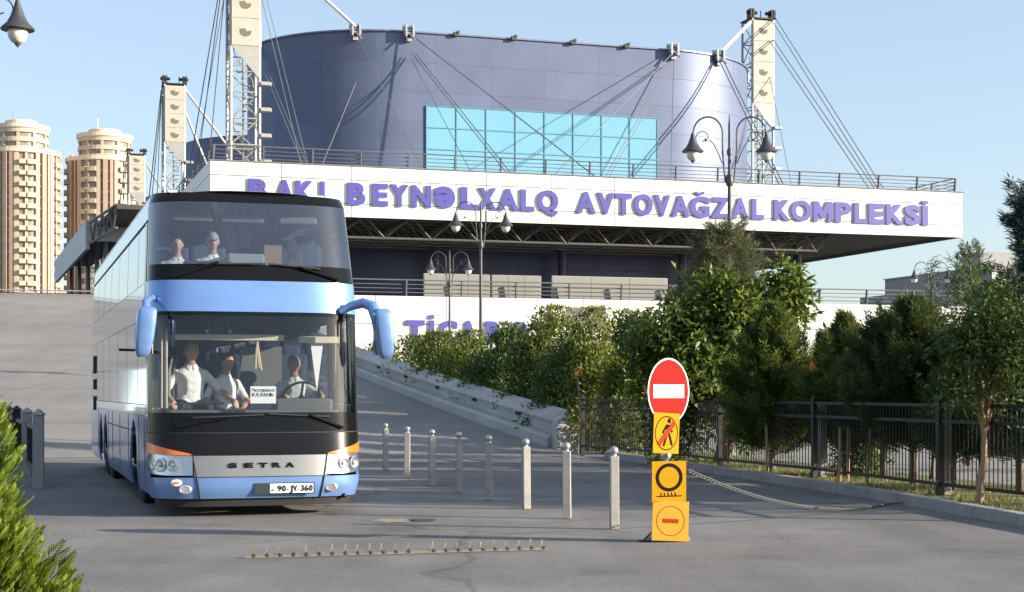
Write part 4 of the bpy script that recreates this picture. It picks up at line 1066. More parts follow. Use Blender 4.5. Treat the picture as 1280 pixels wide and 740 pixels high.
# ================================================================== PEOPLE
skin_m = M("skin", (.50, .29, .20), .55, var=.06, scale=8); skin_dk = M("skin_tan", (.42, .24, .16), .55, var=.06, scale=8)
shirt_w = M("white_shirt", (.78, .78, .76), .85, var=.06, scale=6, bump=.9, bscale=14); shirt_p = M("pale_shirt", (.62, .58, .60), .85, var=.22, scale=22, bump=.8, bscale=14)
trouser = M("dark_trousers", (.03, .032, .04), .9); hair_d = M("dark_hair", (.015, .012, .01), .7); hair_g = M("grey_hair", (.32, .30, .28), .8)
cap_m = M("grey_cap", (.30, .30, .31), .85); lip_m = M("lips", (.36, .15, .12), .5); eye_m = M("eye_dark", (.02, .015, .012), .3)
def tmp_eval(o):
    dg = bpy.context.evaluated_depsgraph_get(); dg.update(); me = bpy.data.meshes.new_from_object(o.evaluated_get(dg))
    return me
def drop_obj(o):
    me = o.data; bpy.data.objects.remove(o); 
    if me and me.users == 0: bpy.data.meshes.remove(me)
def body_geo(mb, J, T):
    """trunk as one elliptical loft from hips to neck, limbs as tapered capsules; a voxel remesh fuses them into one skin"""
    rows = [(.0, .155, .115, 0), (.06, .178, .128, 0), (.14, .172, .125, 0), (.24, .152, .112, -.005), (.34, .160, .112, -.008), (.44, .178, .112, -.006), (.50, .186, .098, 0), (.54, .160, .082, .003), (.565, .115, .070, .004), (.585, .085, .064, .004), (.62, .060, .058, -.006), (.67, .054, .056, -.018)]
    m = 22; vs = []
    for z, rx, ry, oy in rows:
        for k in range(m):
            t_ = 6.283185*k/m; cx, sy = math.cos(t_), math.sin(t_)
            vs.append(T(math.copysign(abs(cx)**.85, cx)*rx, oy + math.copysign(abs(sy)**.85, sy)*ry, z))
    n = len(rows)
    mb.add(vs, [(i*m+k, i*m+(k+1) % m, (i+1)*m+(k+1) % m, (i+1)*m+k) for i in range(n-1) for k in range(m)] + [tuple(range(m-1, -1, -1)), tuple((n-1)*m+k for k in range(m))])
    def limb(pts, rs):
        mb.tube(pts, rs, 14)
        for p_, r_ in zip(pts, rs): mb.sphere(p_, r_*1.0, 9)
    for k in 'lr':
        s, e_, w_ = J['sh'+k], J['el'+k], J['wr'+k]
        limb([s, s.lerp(e_, .35), e_], [.062, .056, .046]); limb([e_, e_.lerp(w_, .3), w_], [.046, .045, .029])
        limb([J['hip'+k], J['hip'+k].lerp(J['kn'+k], .5), J['kn'+k]], [.098, .082, .062]); limb([J['kn'+k], J['kn'+k].lerp(J['an'+k], .35), J['an'+k]], [.060, .058, .040]); limb([J['an'+k], J['to'+k]], [.044, .032])
def head_geo(mb, c, rz, tilt, hr=.112):
    """head with brow, eye hollows, nose, lips, chin and ears, looking along -y"""
    rot = rotm(rx=tilt, rz=rz); n, m = 26, 32; vs = []
    for i in range(n+1):
        th = math.pi*i/n
        for j in range(m):
            ph = 6.283*j/m; x, y, z = math.sin(th)*math.sin(ph), -math.sin(th)*math.cos(ph), -math.cos(th)
            sx, sy, sz = .70, .86, 1.08
            if z < 0: k = -z; sx *= 1 - .26*k**1.3; sy *= 1 - .10*k
            p = Vector((x*sx, y*sy, z*sz))
            if y < -.2:
                def g(cx, cz, wx, wz): return math.exp(-((p.x-cx)/wx)**2 - ((p.z-cz)/wz)**2)
                p.y -= .24*g(0, -.20, .09, .13) + .13*g(0, -.02, .07, .18)       # nose
                p.y += .10*(g(.27, .04, .13, .09) + g(-.27, .04, .13, .09))      # eye hollows
                p.y -= .05*(g(.26, .20, .2, .07) + g(-.26, .20, .2, .07))        # brows
                p.y -= .05*g(0, -.50, .2, .07); p.y -= .07*g(0, -.82, .2, .14)   # lips, chin
                p.y += .03*g(0, -.57, .2, .03)
            vs.append(rot @ (p*hr) + c)
    fs = [(i*m+j, i*m+(j+1) % m, (i+1)*m+(j+1) % m, (i+1)*m+j) for i in range(n) for j in range(m)]
    mb.add(vs, fs)
    for s in (-1, 1):
        ax = rot @ rotm(ry=math.pi/2*s)
        mb.lathe([(.012, -.02), (.028, .0), (.03, .012), (.012, .016)], rot @ Vector((s*.073, .006, -.004)) + c, 10, ax)
    return rot
def finger_chain(mb, base, d, up, ln, r, curl):
    p = base; pts = [p - d*.02, p]; dd = d.copy()
    side = dd.cross(up).normalized()
    for k in range(3):
        dd = (Matrix.Rotation(-curl, 3, side) @ dd).normalized(); p = p + dd*ln*(.42, .32, .26)[k]; pts.append(p)
    mb.tube(pts, [r, r, r*.95, r*.88, r*.7], 8)
def person(label, bx, by, bz, rz, arms, lean=0.0, twist=0.0, head_rz=0.0, head_tilt=0.0, top=shirt_w, skin_=None, hair='short', hair_mat=None, sleeve=.55, scale=1.0, group=None):
    skin_ = skin_ or skin_m
    loc = BUS + Vector((CS*bx - SN*by, SN*bx + CS*by, bz))
    J = {}; Rl = rotm(rx=lean, rz=twist)
    def T(x, y, z): return Rl @ Vector((x, y, z))
    J['pelvis'] = Vector((0, 0, .10)); J['belly'] = T(0, -.01, .28); J['chest'] = T(0, 0, .45); J['neck'] = T(0, -.005, .58); J['nape'] = T(0, -.025, .66)
    rad = {'pelvis': (.16, .12), 'belly': (.15, .115), 'chest': (.165, .115), 'neck': (.075, .07), 'nape': (.055, .056)}
    E = [('pelvis', 'belly'), ('belly', 'chest'), ('chest', 'neck'), ('neck', 'nape')]; bones = [('pelvis', 'chest', 'top'), ('chest', 'neck', 'top')]
    hands = []
    for s, k in ((-1, 'l'), (1, 'r')):
        el, wr = arms[k]
        J['sh'+k] = T(s*.165, .0, .487); J['el'+k] = Vector(el); J['wr'+k] = Vector(wr)
        m_ = J['sh'+k].lerp(J['el'+k], .5); J['ua'+k] = m_; J['fa'+k] = J['el'+k].lerp(J['wr'+k], .35)
        rad.update({'sh'+k: .068, 'ua'+k: .056, 'el'+k: .046, 'fa'+k: .043, 'wr'+k: (.030, .026)})
        E += [('chest', 'sh'+k), ('sh'+k, 'ua'+k), ('ua'+k, 'el'+k), ('el'+k, 'fa'+k), ('fa'+k, 'wr'+k)]
        J['hip'+k] = Vector((s*.095, -.02, .09)); J['kn'+k] = Vector((s*.13, -.44, .11)); J['an'+k] = Vector((s*.13, -.40, -.34)); J['to'+k] = Vector((s*.14, -.56, -.385))
        rad.update({'hip'+k: .095, 'kn'+k: .062, 'an'+k: .042, 'to'+k: (.036, .03)})
        E += [('pelvis', 'hip'+k), ('hip'+k, 'kn'+k), ('kn'+k, 'an'+k), ('an'+k, 'to'+k)]
        hands.append((s, J['el'+k], J['wr'+k]))
    mb = MB(); body_geo(mb, J, T)
    hc = J['nape'] + Vector((0, -.022, .105))
    rot = head_geo(mb, hc, head_rz, head_tilt)
    mb.tube([J['nape'] - Vector((0, 0, .03)), hc + Vector((0, .015, -.03))], [.054, .052], 14)
    for s, el, wr in hands:
        d = (wr - el).normalized(); up = Vector((0, 0, 1)); up = (up - d*up.dot(d)).normalized(); side = d.cross(up).normalized()
        pc_ = wr + d*.055
        m3 = Matrix((side, d, up)).transposed()
        # palm: flattened lofted block
        mb.tube([wr - d*.02, wr + d*.02, wr + d*.06, wr + d*.092], [.026, .034, .040, .034], 10)
        for k, (o_, ln) in enumerate(((-.030, .072), (-.010, .082), (.010, .076), (.029, .058))):
            finger_chain(mb, wr + d*.085 + side*o_*1.0, d, up, ln, .0088, .55)
        finger_chain(mb, wr + d*.035 - side*s*-.032, (d*.6 + side*s*.8).normalized(), up, .06, .010, .3)
    o = mb.build("t", skin_)
    rm = o.modifiers.new("r", 'REMESH'); rm.mode = 'VOXEL'; rm.voxel_size = .0085
    sm = o.modifiers.new("s", 'SMOOTH'); sm.factor = .5; sm.iterations = 7
    me = tmp_eval(o); drop_obj(o)
    me.name = "person"; me.materials.clear()
    for m in (skin_, top, trouser, lip_m, eye_m): me.materials.append(m)
    # clothes by nearest bone
    segs = [(J['pelvis'], J['chest'], 1), (J['chest'], J['neck'] + (J['nape']-J['neck'])*.15, 1), (J['neck'].lerp(J['nape'], .55), hc + Vector((0, 0, .1)), 0)]
    for k in 'lr':
        e, w_ = J['el'+k], J['wr'+k]; q = e.lerp(w_, max(0, sleeve))
        segs += [(J['chest'], J['sh'+k], 1), (J['sh'+k], e if sleeve >= 0 else J['sh'+k].lerp(e, .8), 1)]
        if sleeve > 0: segs.append((e, q, 1))
        segs += [(q.lerp(w_, .12), w_ + (w_-e).normalized()*.18, 0), (J['hip'+k], J['kn'+k], 2), (J['kn'+k], J['an'+k], 2), (J['an'+k], J['to'+k], 2)]
    n = len(me.polygons); C = np.zeros(n*3); me.polygons.foreach_get("center", C); C = C.reshape(-1, 3)
    best = np.full(n, 1e9); mi = np.zeros(n, dtype=np.int32)
    for a, b, m in segs:
        a = np.array(a); b = np.array(b); ab_ = b - a; t = np.clip(((C - a) @ ab_) / max(1e-9, ab_ @ ab_), 0, 1)
        d = np.linalg.norm(C - (a + t[:, None]*ab_), axis=1) + (.055 if m == 2 else 0); f = d < best; best[f] = d[f]; mi[f] = m
    hl = (C - np.array(hc)) @ np.array(rot)           # head local
    front = (hl[:, 1] < -.045)
    for s in (-1, 1): mi[front & (((hl[:, 0]-s*.030)/.013)**2 + ((hl[:, 2]-.006)/.006)**2 < 1)] = 4
    for s in (-1, 1): mi[front & (((hl[:, 0]-s*.031)/.018)**2 + ((hl[:, 2]-.026)/.004)**2 < 1)] = 4
    mi[front & ((hl[:, 0]/.022)**2 + ((hl[:, 2]+.056)/.007)**2 < 1)] = 3
    me.polygons.foreach_set("material_index", mi); me.polygons.foreach_set("use_smooth", [True]*n); me.update()
    p = bpy.data.objects.new("person", me); COL.objects.link(p); p.location = loc; p.rotation_euler = (0, 0, TH + rz); p.scale = (scale,)*3
    tag(p, label, "person", group)
    mb = MB()
    for s in (-1, 1):                                 # shirt collar, two folded wings open at the throat
        q_ = [J['neck'] + Vector((s*.062*math.sin(t_), -.062*math.cos(t_)*(1 if t_ > .35 else .96), .022 - .030*max(0, math.cos(t_)))) for t_ in np.linspace(.30, math.pi, 9)]
        vs = []
        for k_, p_ in enumerate(q_):
            o_ = (p_ - J['neck']); o_.z = 0; o_ = o_*.28; dn = .040 if k_ > 0 else .058
            vs += [p_ + Vector((0, 0, .018)), p_ + o_ + Vector((0, 0, -dn + .018)), p_ + o_*1.25 + Vector((0, 0, -dn + .02)), p_ + o_*.35 + Vector((0, 0, .021))]
        mb.add(vs, [(i*4+j, i*4+(j+1) % 4, (i+1)*4+(j+1) % 4, (i+1)*4+j) for i in range(8) for j in range(4)] + [(0, 1, 2, 3), (35, 34, 33, 32)])
    mb.build("collar", top, p)
    # hair or cap as a shell over the skull
    mb = MB()
    def shell(r, zmin, front_cut, sx=.73, sy=.90, sz=1.09, back=-.5, side_=.10):
        n_, m_ = 16, 28; vs = []
        for layer in (1.0, .93):
            for i in range(n_+1):
                for j in range(m_):
                    ph = 6.283*j/m_; q_ = math.cos(ph); lim = front_cut*q_ + side_*(1-q_) if q_ > 0 else back*-q_ + side_*(1+q_)
                    tmax = math.acos(max(-1, min(1, lim))); th = tmax*i/n_
                    x, y, z = math.sin(th)*math.sin(ph), -math.sin(th)*math.cos(ph), math.cos(th)
                    vs.append(rot @ (Vector((x*sx, y*sy, z*sz))*r*layer) + hc)
        B = (n_+1)*m_
        fs = [(i*m_+j, (i+1)*m_+j, (i+1)*m_+(j+1) % m_, i*m_+(j+1) % m_) for i in range(n_) for j in range(m_)]
        fs += [tuple(k+B for k in reversed(f)) for f in fs]
        fs += [(n_*m_+j, n_*m_+j+B, n_*m_+(j+1) % m_+B, n_*m_+(j+1) % m_) for j in range(m_)]
        mb.add(vs, fs)
    if hair == 'cap':
        shell(.118, 0, .30, back=.1, side_=.2)
        mb.prism([(.075*math.cos(a), -.075 - .075*math.sin(a)) for a in np.linspace(math.pi, 0, 10)[::-1]][::-1] + [], .008, Matrix.Translation(hc) @ rot.to_4x4() @ Matrix.Translation((0, .0, .036)) @ Matrix.Rotation(.18, 4, 'X'))
        mb.build("cap", cap_m, p, smooth=True)
    elif hair == 'bald': shell(.114, 0, .93, back=-.25); mb.build("hair", hair_mat or hair_g, p, smooth=True)
    else: shell(.116, 0, .62, back=-.45 if hair == 'short' else -.85); mb.build("hair", hair_mat or hair_d, p, smooth=True)
    return p
L_ = lambda *a: a
person("bald man in a white shirt at the lower coach windscreen, holding the rail, turned sideways", -.72, 1.32, 1.20, .10, {'l': ((-.31, -.10, .28), (-.28, -.38, .17)), 'r': ((.34, -.12, .30), (.42, -.40, .18))}, lean=.12, head_rz=.75, hair='bald', sleeve=.15, scale=1.08)
person("dark haired man in a white shirt sitting in the middle of the lower deck", -.27, 1.40, 1.12, .2, {'l': ((-.28, -.08, .28), (-.16, -.36, .16)), 'r': ((.28, -.08, .28), (.12, -.36, .16))}, lean=.05, twist=.15, head_rz=.7, hair='short', skin_=skin_dk, sleeve=-1)
person("coach driver in a short sleeved white shirt at the wheel on the right", .66, 1.62, 1.10, 0, {'l': ((-.33, -.20, .32), (-.22, -.46, .36)), 'r': ((.34, -.20, .34), (.24, -.46, .38))}, lean=.10, twist=-.12, head_rz=-.7, hair='short', hair_mat=hair_g, sleeve=-1)
person("passenger at the far left edge of the lower windscreen, half hidden", -1.0, 1.55, 1.14, 0, {'l': ((-.26, -.04, .26), (-.22, -.30, .16)), 'r': ((.26, -.06, .26), (.16, -.32, .16))}, top=shirt_p, sleeve=-1, scale=.95)
person("bare headed passenger in a pale patterned shirt at the left of the upper windscreen", -.90, 1.12, 2.62, 0, {'l': ((-.29, -.06, .26), (-.12, -.30, .36)), 'r': ((.27, -.06, .26), (.06, -.30, .38))}, top=shirt_p, hair='short', sleeve=-1, scale=.95, head_tilt=.05)
person("man in a grey cap and white shirt behind the upper windscreen", -.46, 1.10, 2.63, 0, {'l': ((-.30, -.06, .26), (-.18, -.34, .20)), 'r': ((.30, -.06, .26), (.20, -.34, .20))}, hair='cap', sleeve=-1)
person("dim passenger at the right side of the upper windscreen, barely visible", .62, 1.5, 2.6, 0, {'l': ((-.28, -.06, .26), (-.16, -.32, .18)), 'r': ((.28, -.06, .26), (.16, -.32, .18))}, top=shirt_p, hair='short', hair_mat=hair_g, sleeve=-1, head_rz=-.3)
# ================================================================== STREET FURNITURE
# --- bollards
bol = [(482,588),(509,598),(540,607),(574,615),(611,625),(658,636),(709,648),(768,661)]
blabs = ["farthest slim grey bollard, next to the coach bumper", "second bollard counted from the coach, square shaft and steel ball", "third bollard counted from the coach", "fourth bollard counted from the coach, its left face in shade",
         "fifth bollard counted from the coach, middle of the row", "third bollard counted from the red no entry sign", "second bollard counted from the red no entry sign", "nearest and tallest looking bollard, first one left of the no entry sign"]
def bollard_parts(t, hs=.80):
    mb = MB(); a = .047; mb.box((0, 0, hs/2), (a*2, a*2, hs)); mb.build("shaft", bollard_m, t, bevel=.006)
    MB().lathe([(.03, hs), (.028, hs+.012), (.022, hs+.016)], n=14).build("collar", steel, t)
    MB().sphere((0, 0, hs+.058), .048, 12).build("ball_cap", steel, t, smooth=True)
proto = None
for i, ((x, y), lb) in enumerate(zip(bol, blabs)):
    g = gd(x, y); rz = TH*.6 + R.uniform(-.3, .3)
    if proto is None:
        t = proto = thing("bollard", lb, "bollard", g, rz, "row of slim grey bollards beside the coach lane"); bollard_parts(t)
    else:
        t = copy_tree(proto); t.location = g; t['label'] = lb
    t.rotation_euler = (R.uniform(-.012, .012), R.uniform(-.012, .012), rz)
# --- sign stack on the ninth bollard
red = M("sign_red", (.25, .011, .009), .7, spec=.08, var=.05, scale=5, var2=.06, scale2=2); yel = M("sign_yellow", (.46, .205, .004), .7, spec=.08, var=.04, scale=6); yel2 = M("sign_yellow_faded", (.52, .275, .035), .7, spec=.08, var=.05, scale=6)
s_white = M("sign_white", (.84, .83, .80), .5); s_black = M("sign_black", (.010, .009, .008), .8, spec=.05); s_or = M("sign_orange", (.34, .03, .012), .7, spec=.08)
g = gd(833, 676); DS = g.y; pxm = DS / F
sg = thing("road_sign", "bollard carrying a red no entry disc and three yellow warning plates", "road sign", g)
mb = MB(); mb.box((0, .05, .40), (.104, .104, .80), rotm(rz=.3)); mb.build("shaft", bollard_m, sg, bevel=.006)
MB().sphere((0, .05, .86), .055, 12).build("ball_cap", steel, sg, smooth=True)
mb = MB(); mb.cyl((0, .06, .7), (0, .06, 1.75), .02, n=8); mb.build("post", steel, sg)
def sp(px, py, dy=0.): return Vector(((px-833)*pxm, dy, (676-py)*pxm))
def plate(name, c, wd, ht, yaw, mat_, parent, roll=0., t=.006, pitch=0):
    m4 = Matrix.Translation(c) @ Matrix.Rotation(yaw, 4, 'Z') @ Matrix.Rotation(roll, 4, 'Y') @ Matrix.Rotation(pitch, 4, 'X')
    o = MB().box((0, 0, 0), (wd, t, ht)).build(name, mat_, parent, bevel=.002); o.matrix_local = m4; return o
YD = math.radians(46)
c = sp(834.5, 489, -.05); m4 = Matrix.Translation(c) @ Matrix.Rotation(YD, 4, 'Z')
rd = .333
disc = MB().lathe([(rd, 0), (rd, .006)], n=56, axis=Matrix.Rotation(math.pi/2, 3, 'X')).build("no_entry_disc", red, sg); disc.matrix_local = m4
MB().add(*(lambda pts: ([p for p in pts], [(i*2, i*2+1, (i*2+3) % 112, (i*2+2) % 112) for i in range(56)]))([Vector((r*math.cos(6.28319*i/56), -.0095, r*math.sin(6.28319*i/56))) for i in range(56) for r in (rd, rd-.016)])).build("white_rim", s_white, disc)
MB().box((0, -.0085, 0), (.49, .006, .135)).build("white_bar", s_white, disc)
YP = math.radians(43)
c = sp(831, 541, -.15); pp = plate("pedestrian_plate", c, .385, .405, YP, yel, sg, roll=.05)
def flat_ring(r0, r1, m, parent, y, name, sx=1, sz=1, cx=0, cz=0):
    n = 48; mb = MB(); mb.add([Vector((cx + r*math.cos(6.28319*i/n)*sx, y, cz + r*math.sin(6.28319*i/n)*sz)) for i in range(n) for r in (r0, r1)], [(i*2, i*2+1, (i*2+3) % (2*n), (i*2+2) % (2*n)) for i in range(n)])
    return mb.build(name, m, parent)
flat_ring(.172, .160, s_black, pp, -.0045, "ring")
def flat(polys, y, m, parent, name):
    mb = MB()
    for k, P in enumerate(polys): mb.add([(x, y - .0004*k, z) for x, z in P], [tuple(range(len(P)))])
    return mb.build(name, m, parent)
def fbar(x0, z0, x1, z1, w_):
    d = Vector((x1-x0, z1-z0)).normalized(); n_ = Vector((-d.y, d.x))*w_/2
    return [(x0+n_.x, z0+n_.y), (x1+n_.x, z1+n_.y), (x1-n_.x, z1-n_.y), (x0-n_.x, z0-n_.y)]
head_ = [(.035 + .026*math.cos(6.283*i/14), .125 + .026*math.sin(6.283*i/14)) for i in range(14)]
flat([head_, [(-.01, .09), (.05, .085), (.045, .0), (.0, -.01)], fbar(.01, 0, -.04, -.13, .028), fbar(.035, 0, .085, -.12, .028), fbar(.0, .08, -.06, .0, .022), fbar(.045, .075, .085, .01, .02)], -.006, s_black, pp, "walker_figure")
flat([fbar(-.116, -.116, .116, .116, .05)], -.0095, s_or, pp, "diagonal_stroke")
c = sp(835, 601, -.10); p2 = plate("spike_plate", c, .385, .405, math.radians(22), yel, sg, roll=.0)
flat_ring(.145, .108, s_black, p2, -.0045, "tyre_ring", 1.05, .98, 0, .04)
flat([fbar(-.14, -.148, .14, -.148, .012)] + [fbar(x, -.145, x - .012, -.112, .010) for x in (-.085, -.045, -.005, .035, .075)], -.005, s_black, p2, "spike_symbol")
c = sp(836.5, 650, -.12); p3 = plate("barrier_plate", c, .385, .40, math.radians(14), yel2, sg, roll=.055, pitch=-.06)
flat_ring(.150, .143, s_or, p3, -.0045, "ring"); flat([fbar(-.085, 0, .085, 0, .042)], -.005, s_or, p3, "faded_bar")
mb = MB(); mb.bar((-.06, .05, .16), (-.235, -.05, .01), .014); mb.box((-.23, -.05, .006), (.12, .05, .012)); mb.build("prop_stick", M("stick", (.08, .06, .05), .8), sg)
mb = MB(); mb.box((.02, .05, .02), (.42, .22, .04)); mb.build("base_plate", conc, sg, bevel=.006)

# --- chain from the sign to the fence
def catenary(p, q, sag, n):
    out = []
    for i in range(n+1):
        t = i/n; c = p.lerp(q, t); c.z -= sag*4*t*(1-t); out.append(c)
    return out
def chain_links(mb, pts, ln=.055, wd=.030, r=.0052):
    d = [0]; 
    for i in range(len(pts)-1): d.append(d[-1] + (pts[i+1]-pts[i]).length)
    L = d[-1]; n = int(L/(ln*.78)); k = 0
    for i in range(n):
        s_ = L*(i+.5)/n
        while d[k+1] < s_: k += 1
        f = (s_-d[k])/(d[k+1]-d[k]); c = pts[k].lerp(pts[k+1], f); t = (pts[k+1]-pts[k]).normalized()
        up = Vector((0, 0, 1)); sd_ = t.cross(up).normalized(); u = sd_.cross(t)
        a = sd_ if i % 2 else u
        a = (a*.8 + (u if i % 2 else sd_)*.5).normalized()
        ring_ = [c + t*(ln/2)*math.cos(x) + a*(wd/2)*math.sin(x) for x in np.linspace(0, 6.283, 11)]
        mb.tube(ring_, r, 5, False)
p = g + sp(861, 588, -.02); q = gd(1112, 631) + Vector((0, 0, .02))
pts = []
for i in range(121):
    t = i/120; c_ = p.lerp(q, t); z = p.z*(1-t)**2.1 ; z = max(z, .012); pts.append(Vector((c_.x, c_.y, z)))
pts += [Vector((5.2, 21.3, .03)), Vector((5.5, 21.6, .13)), Vector((5.83, 21.85, .3))]
mb = MB(); chain_links(mb, pts); mb.tube([p, p + Vector((-.33, .06, -.02))], .008, 5)
tag(mb.build("chain", M("chain_steel", (.20, .196, .186), .5, .6, var=.1, scale=20), smooth=True), "thin steel chain sagging from the sign bollard to the fence on the right", "chain")

# --- spike strip on the road
p, q = gd(306, 698), gd(684, 687)
st = thing("spike_strip", "row of small upright metal teeth fixed across the road in front of the coach", "spike strip", p)
d = q - p; L = d.length; dn = d.normalized()
mb = MB(); mb.bar((0, 0, .012), d + Vector((0, 0, .012)), .03, .022); mb.build("base_bar", M("worn_steel", (.19, .175, .155), .6, .3, var=.25, scale=9), st)
tooth_m = M("tooth_steel", (.28, .24, .18), .5, .4, var=.3, scale=12)
n = 24
for i in range(n):
    if i == 13: continue
    c = d*((i + .6)/n); h_ = R.uniform(.085, .115); lean = Vector((R.uniform(-.012, .02), R.uniform(-.02, .02), 0))
    mb = MB(); s0 = Vector((.014, 0, 0)); y0 = Vector((0, .010, 0)); tip = c + Vector((0, 0, h_)) + lean
    mb.add([c-s0-y0, c+s0-y0, c+s0+y0, c-s0+y0, tip - s0*.35, tip + s0*.35 + y0*.3], [(3,2,1,0), (0,1,5,4), (1,2,5), (2,3,4,5), (3,0,4)])
    mb.box(c + Vector((.03, -.012, .03)), (.022, .022, .028)); mb.build("tooth", tooth_m, st)

# --- street lamps
lamp_glass = M("lamp_globe", (.72, .70, .62), .25, 0, coat=.3)
def lamp_build(label, loc, rz=0., sc=1.):
    t = thing("street_lamp", label, "street lamp", loc, rz, "dark iron street lamps with two hanging heads")
    mb = MB(); mb.tube([(0,0,0), (0,0,.9), (0,0,.95), (0,0,3), (0,0,6.2)], [.11, .105, .075, .065, .045], 14); mb.tube([(0,0,6.2), (0,0,7.6), (0,0,7.84)], [.04, .032, .008], 12)
    mb.lathe([(.16, 0), (.16, .12), (.12, .2), (.12, .5), (.09, .6)], n=18); mb.lathe([(.07, 6.2), (.09, 6.25), (.09, 6.4), (.06, 6.46)], n=14); mb.lathe([(.06, 6.9), (.065, 7.0), (.05, 7.05)], n=12)
    mb.build("pole", lamp_iron, t, smooth=True)
    for s in (-1, 1):
        X = Vector((s, 0, 0)); r = .335; c = Vector((s*.495, 0, 7.40))
        mb = MB(); pts = [Vector((s*.09, 0, 6.28)), Vector((s*.13, 0, 6.6)), Vector((s*.16, 0, 7.0))] + [c + Vector((s*r*math.cos(a), 0, r*1.12*math.sin(a))) for a in np.linspace(math.pi, 0, 16)] + [Vector((s*.84, 0, 7.36))]
        mb.tube(pts, .02, 8); a_ = mb.build("arm", lamp_iron, t, smooth=True)
        # scroll work inside the arm
        mb = MB()
        sp_ = [Vector((s*(.17 + .30*f), 0, 6.72 + .52*math.sin(f*1.5))) for f in np.linspace(0, 1, 12)]; mb.tube(sp_, .011, 6)
        sp2 = [Vector((s*(.60 + .17*math.cos(a)*(1 - a/9)), 0, 7.30 + .17*math.sin(a)*(1-a/9))) for a in np.linspace(-.4, 5.2, 22)]; mb.tube(sp2, .010, 6)
        mb.sphere((s*.55, 0, 7.26), .028, 8); mb.build("scroll", lamp_iron, a_, smooth=True)
        hx = s*.84
        hd = MB().lathe([(.03, 7.42), (.045, 7.36), (.07, 7.28), (.11, 7.17), (.16, 7.08), (.235, 7.01), (.25, 6.985), (.245, 6.972), (.15, 6.975)], (hx, 0, 0), 28).build("lamp_shade", lamp_iron, t, smooth=True)
        MB().lathe([(.145, 6.972), (.15, 6.93), (.135, 6.86), (.095, 6.80), (.04, 6.77)], (hx, 0, 0), 22).build("globe", lamp_glass, hd, smooth=True)
        MB().lathe([(.05, 6.79), (.045, 6.76), (.015, 6.73), (.003, 6.71)], (hx, 0, 0), 12).build("finial", lamp_iron, hd, smooth=True)
    t.scale = (sc,)*3; return t
l0 = lamp_build("tallest street lamp, standing in front of the white fascia at the right", p_at(912, 36.5, 0))
def lampc(label, px, d, ytop, loc=None, rz=0.):
    t = copy_tree(l0); t['label'] = label; z = H + (HZ - ytop)/F*d; t.location = loc or p_at(px, d, 0); t.scale = (z/7.84,)*3; t.rotation_euler = (0, 0, rz); return t
lampc("middle street lamp rising from the bushes right of the coach", 601, 57, 250, rz=.1)
lampc("smaller street lamp behind the middle one, left of it", 562, 70, 313, rz=.05)
lampc("distant street lamp among thin branches before the grey building", 1164, 76, 326, rz=.1)
t = copy_tree(l0); t['label'] = "street lamp whose single visible head hangs into the top left corner"; t.location = p_at(22, 22.5, 0) + Vector((-.84, 0, -.31)); t.scale = (1.0,)*3; t.location.z = 0
t.scale = (.945,)*3; t.location = p_at(22, 22.5, 0) + Vector((-.84*.945, 0, 0))

# --- fences
def fence(label, pts, h_post, z_rails, picket, post_w=.085, pick_h=None, base=0.):
    t = thing("iron_fence", label, "fence", pts[0])
    o0 = pts[0]
    for i, p in enumerate(pts):
        c = p - o0
        mb = MB(); mb.box((c.x, c.y, h_post/2 + base), (post_w, post_w, h_post), rotm(rz=.28)); mb.lathe([(post_w*.7, h_post+base), (.004, h_post+.05+base)], (c.x, c.y, 0), 4, ); mb.build("fence_post", steel_d, t)
    for i in range(len(pts)-1):
        a, b = pts[i]-o0, pts[i+1]-o0; mb = MB(); L = (b-a).length; n = int(L/picket)
        for z in z_rails: mb.bar(a + Vector((0,0,z+base)), b + Vector((0,0,z+base)), .03, .045)
        for k in range(1, n): c = a.lerp(b, k/n); mb.cyl(c + Vector((0,0,z_rails[0]+base)), c + Vector((0,0,(pick_h or z_rails[-1])+base)), .0085, n=5)
        mb.build("fence_panel", steel_d, t)
    return t
fp = [gd(728,570), gd(808,577), gd(900,590), gd(1018,604), gd(1175,627), Vector((6.75, 18.3, 0))]
fence("black iron picket fence running along the right kerb under the trees", fp, 1.40, (.24, 1.10, 1.32), .105)
# pale concrete posts beside the iron ones
for px, py, h_, lb in ((1024, 603, 1.30, "pale concrete stake beside the fence post under the dark conifers"), (1179.5, 627, 1.34, "pale concrete stake beside the fence post right of the wide conifer")):
    c = gd(px, py) + Vector((.09, .22, 0)); o = MB().box((0, 0, h_/2), (.12, .12, h_)).build("fence_stake", kerb_m, bevel=.01); o.location = c; o.rotation_euler = (0, 0, .3); tag(o, lb, "post", "pale concrete stakes of the fence")
# left gate posts
gl = [p_at(48, 25, 0), p_at(33.5, 29, 0), p_at(21, 33.3, 0), p_at(12, 37.5, 0)]
t = thing("boundary_fence", "grey and black posted fence at the left edge behind the bright shrub", "fence", gl[0])
post_g = M("post_grey", (.42, .40, .37), .8, var=.12, scale=6)
for i, p_ in enumerate(gl + [p_at(4, 42, 0)]):
    c = p_ - gl[0]; zz = H - (22, 20, 17.5, 17.5, 17.5)[i]/F*p_.y
    mb = MB(); mb.box((c.x, c.y, (zz-.06)/2 - .05), (.165, .165, zz + .05), rotm(rz=.2)); mb.prism([(-.085,-.085),(.085,-.085),(.085,.085),(-.085,.085)], .01, Matrix.Translation((c.x, c.y, zz-.09)) @ Matrix.Rotation(.2, 4, 'Z'))
    mb.add([Vector((c.x+x, c.y+y, zz-.08)) for x, y in ((-.1,-.1),(.1,-.1),(.1,.1),(-.1,.1))] + [Vector((c.x, c.y, zz+.02))], [(0,1,4),(1,2,4),(2,3,4),(3,0,4),(3,2,1,0)])
    mb.build("fence_post", post_g if i < 2 else steel_d, t)
mb = MB()
ll = [p_ - gl[0] for p_ in gl + [p_at(4, 42, 0)]]
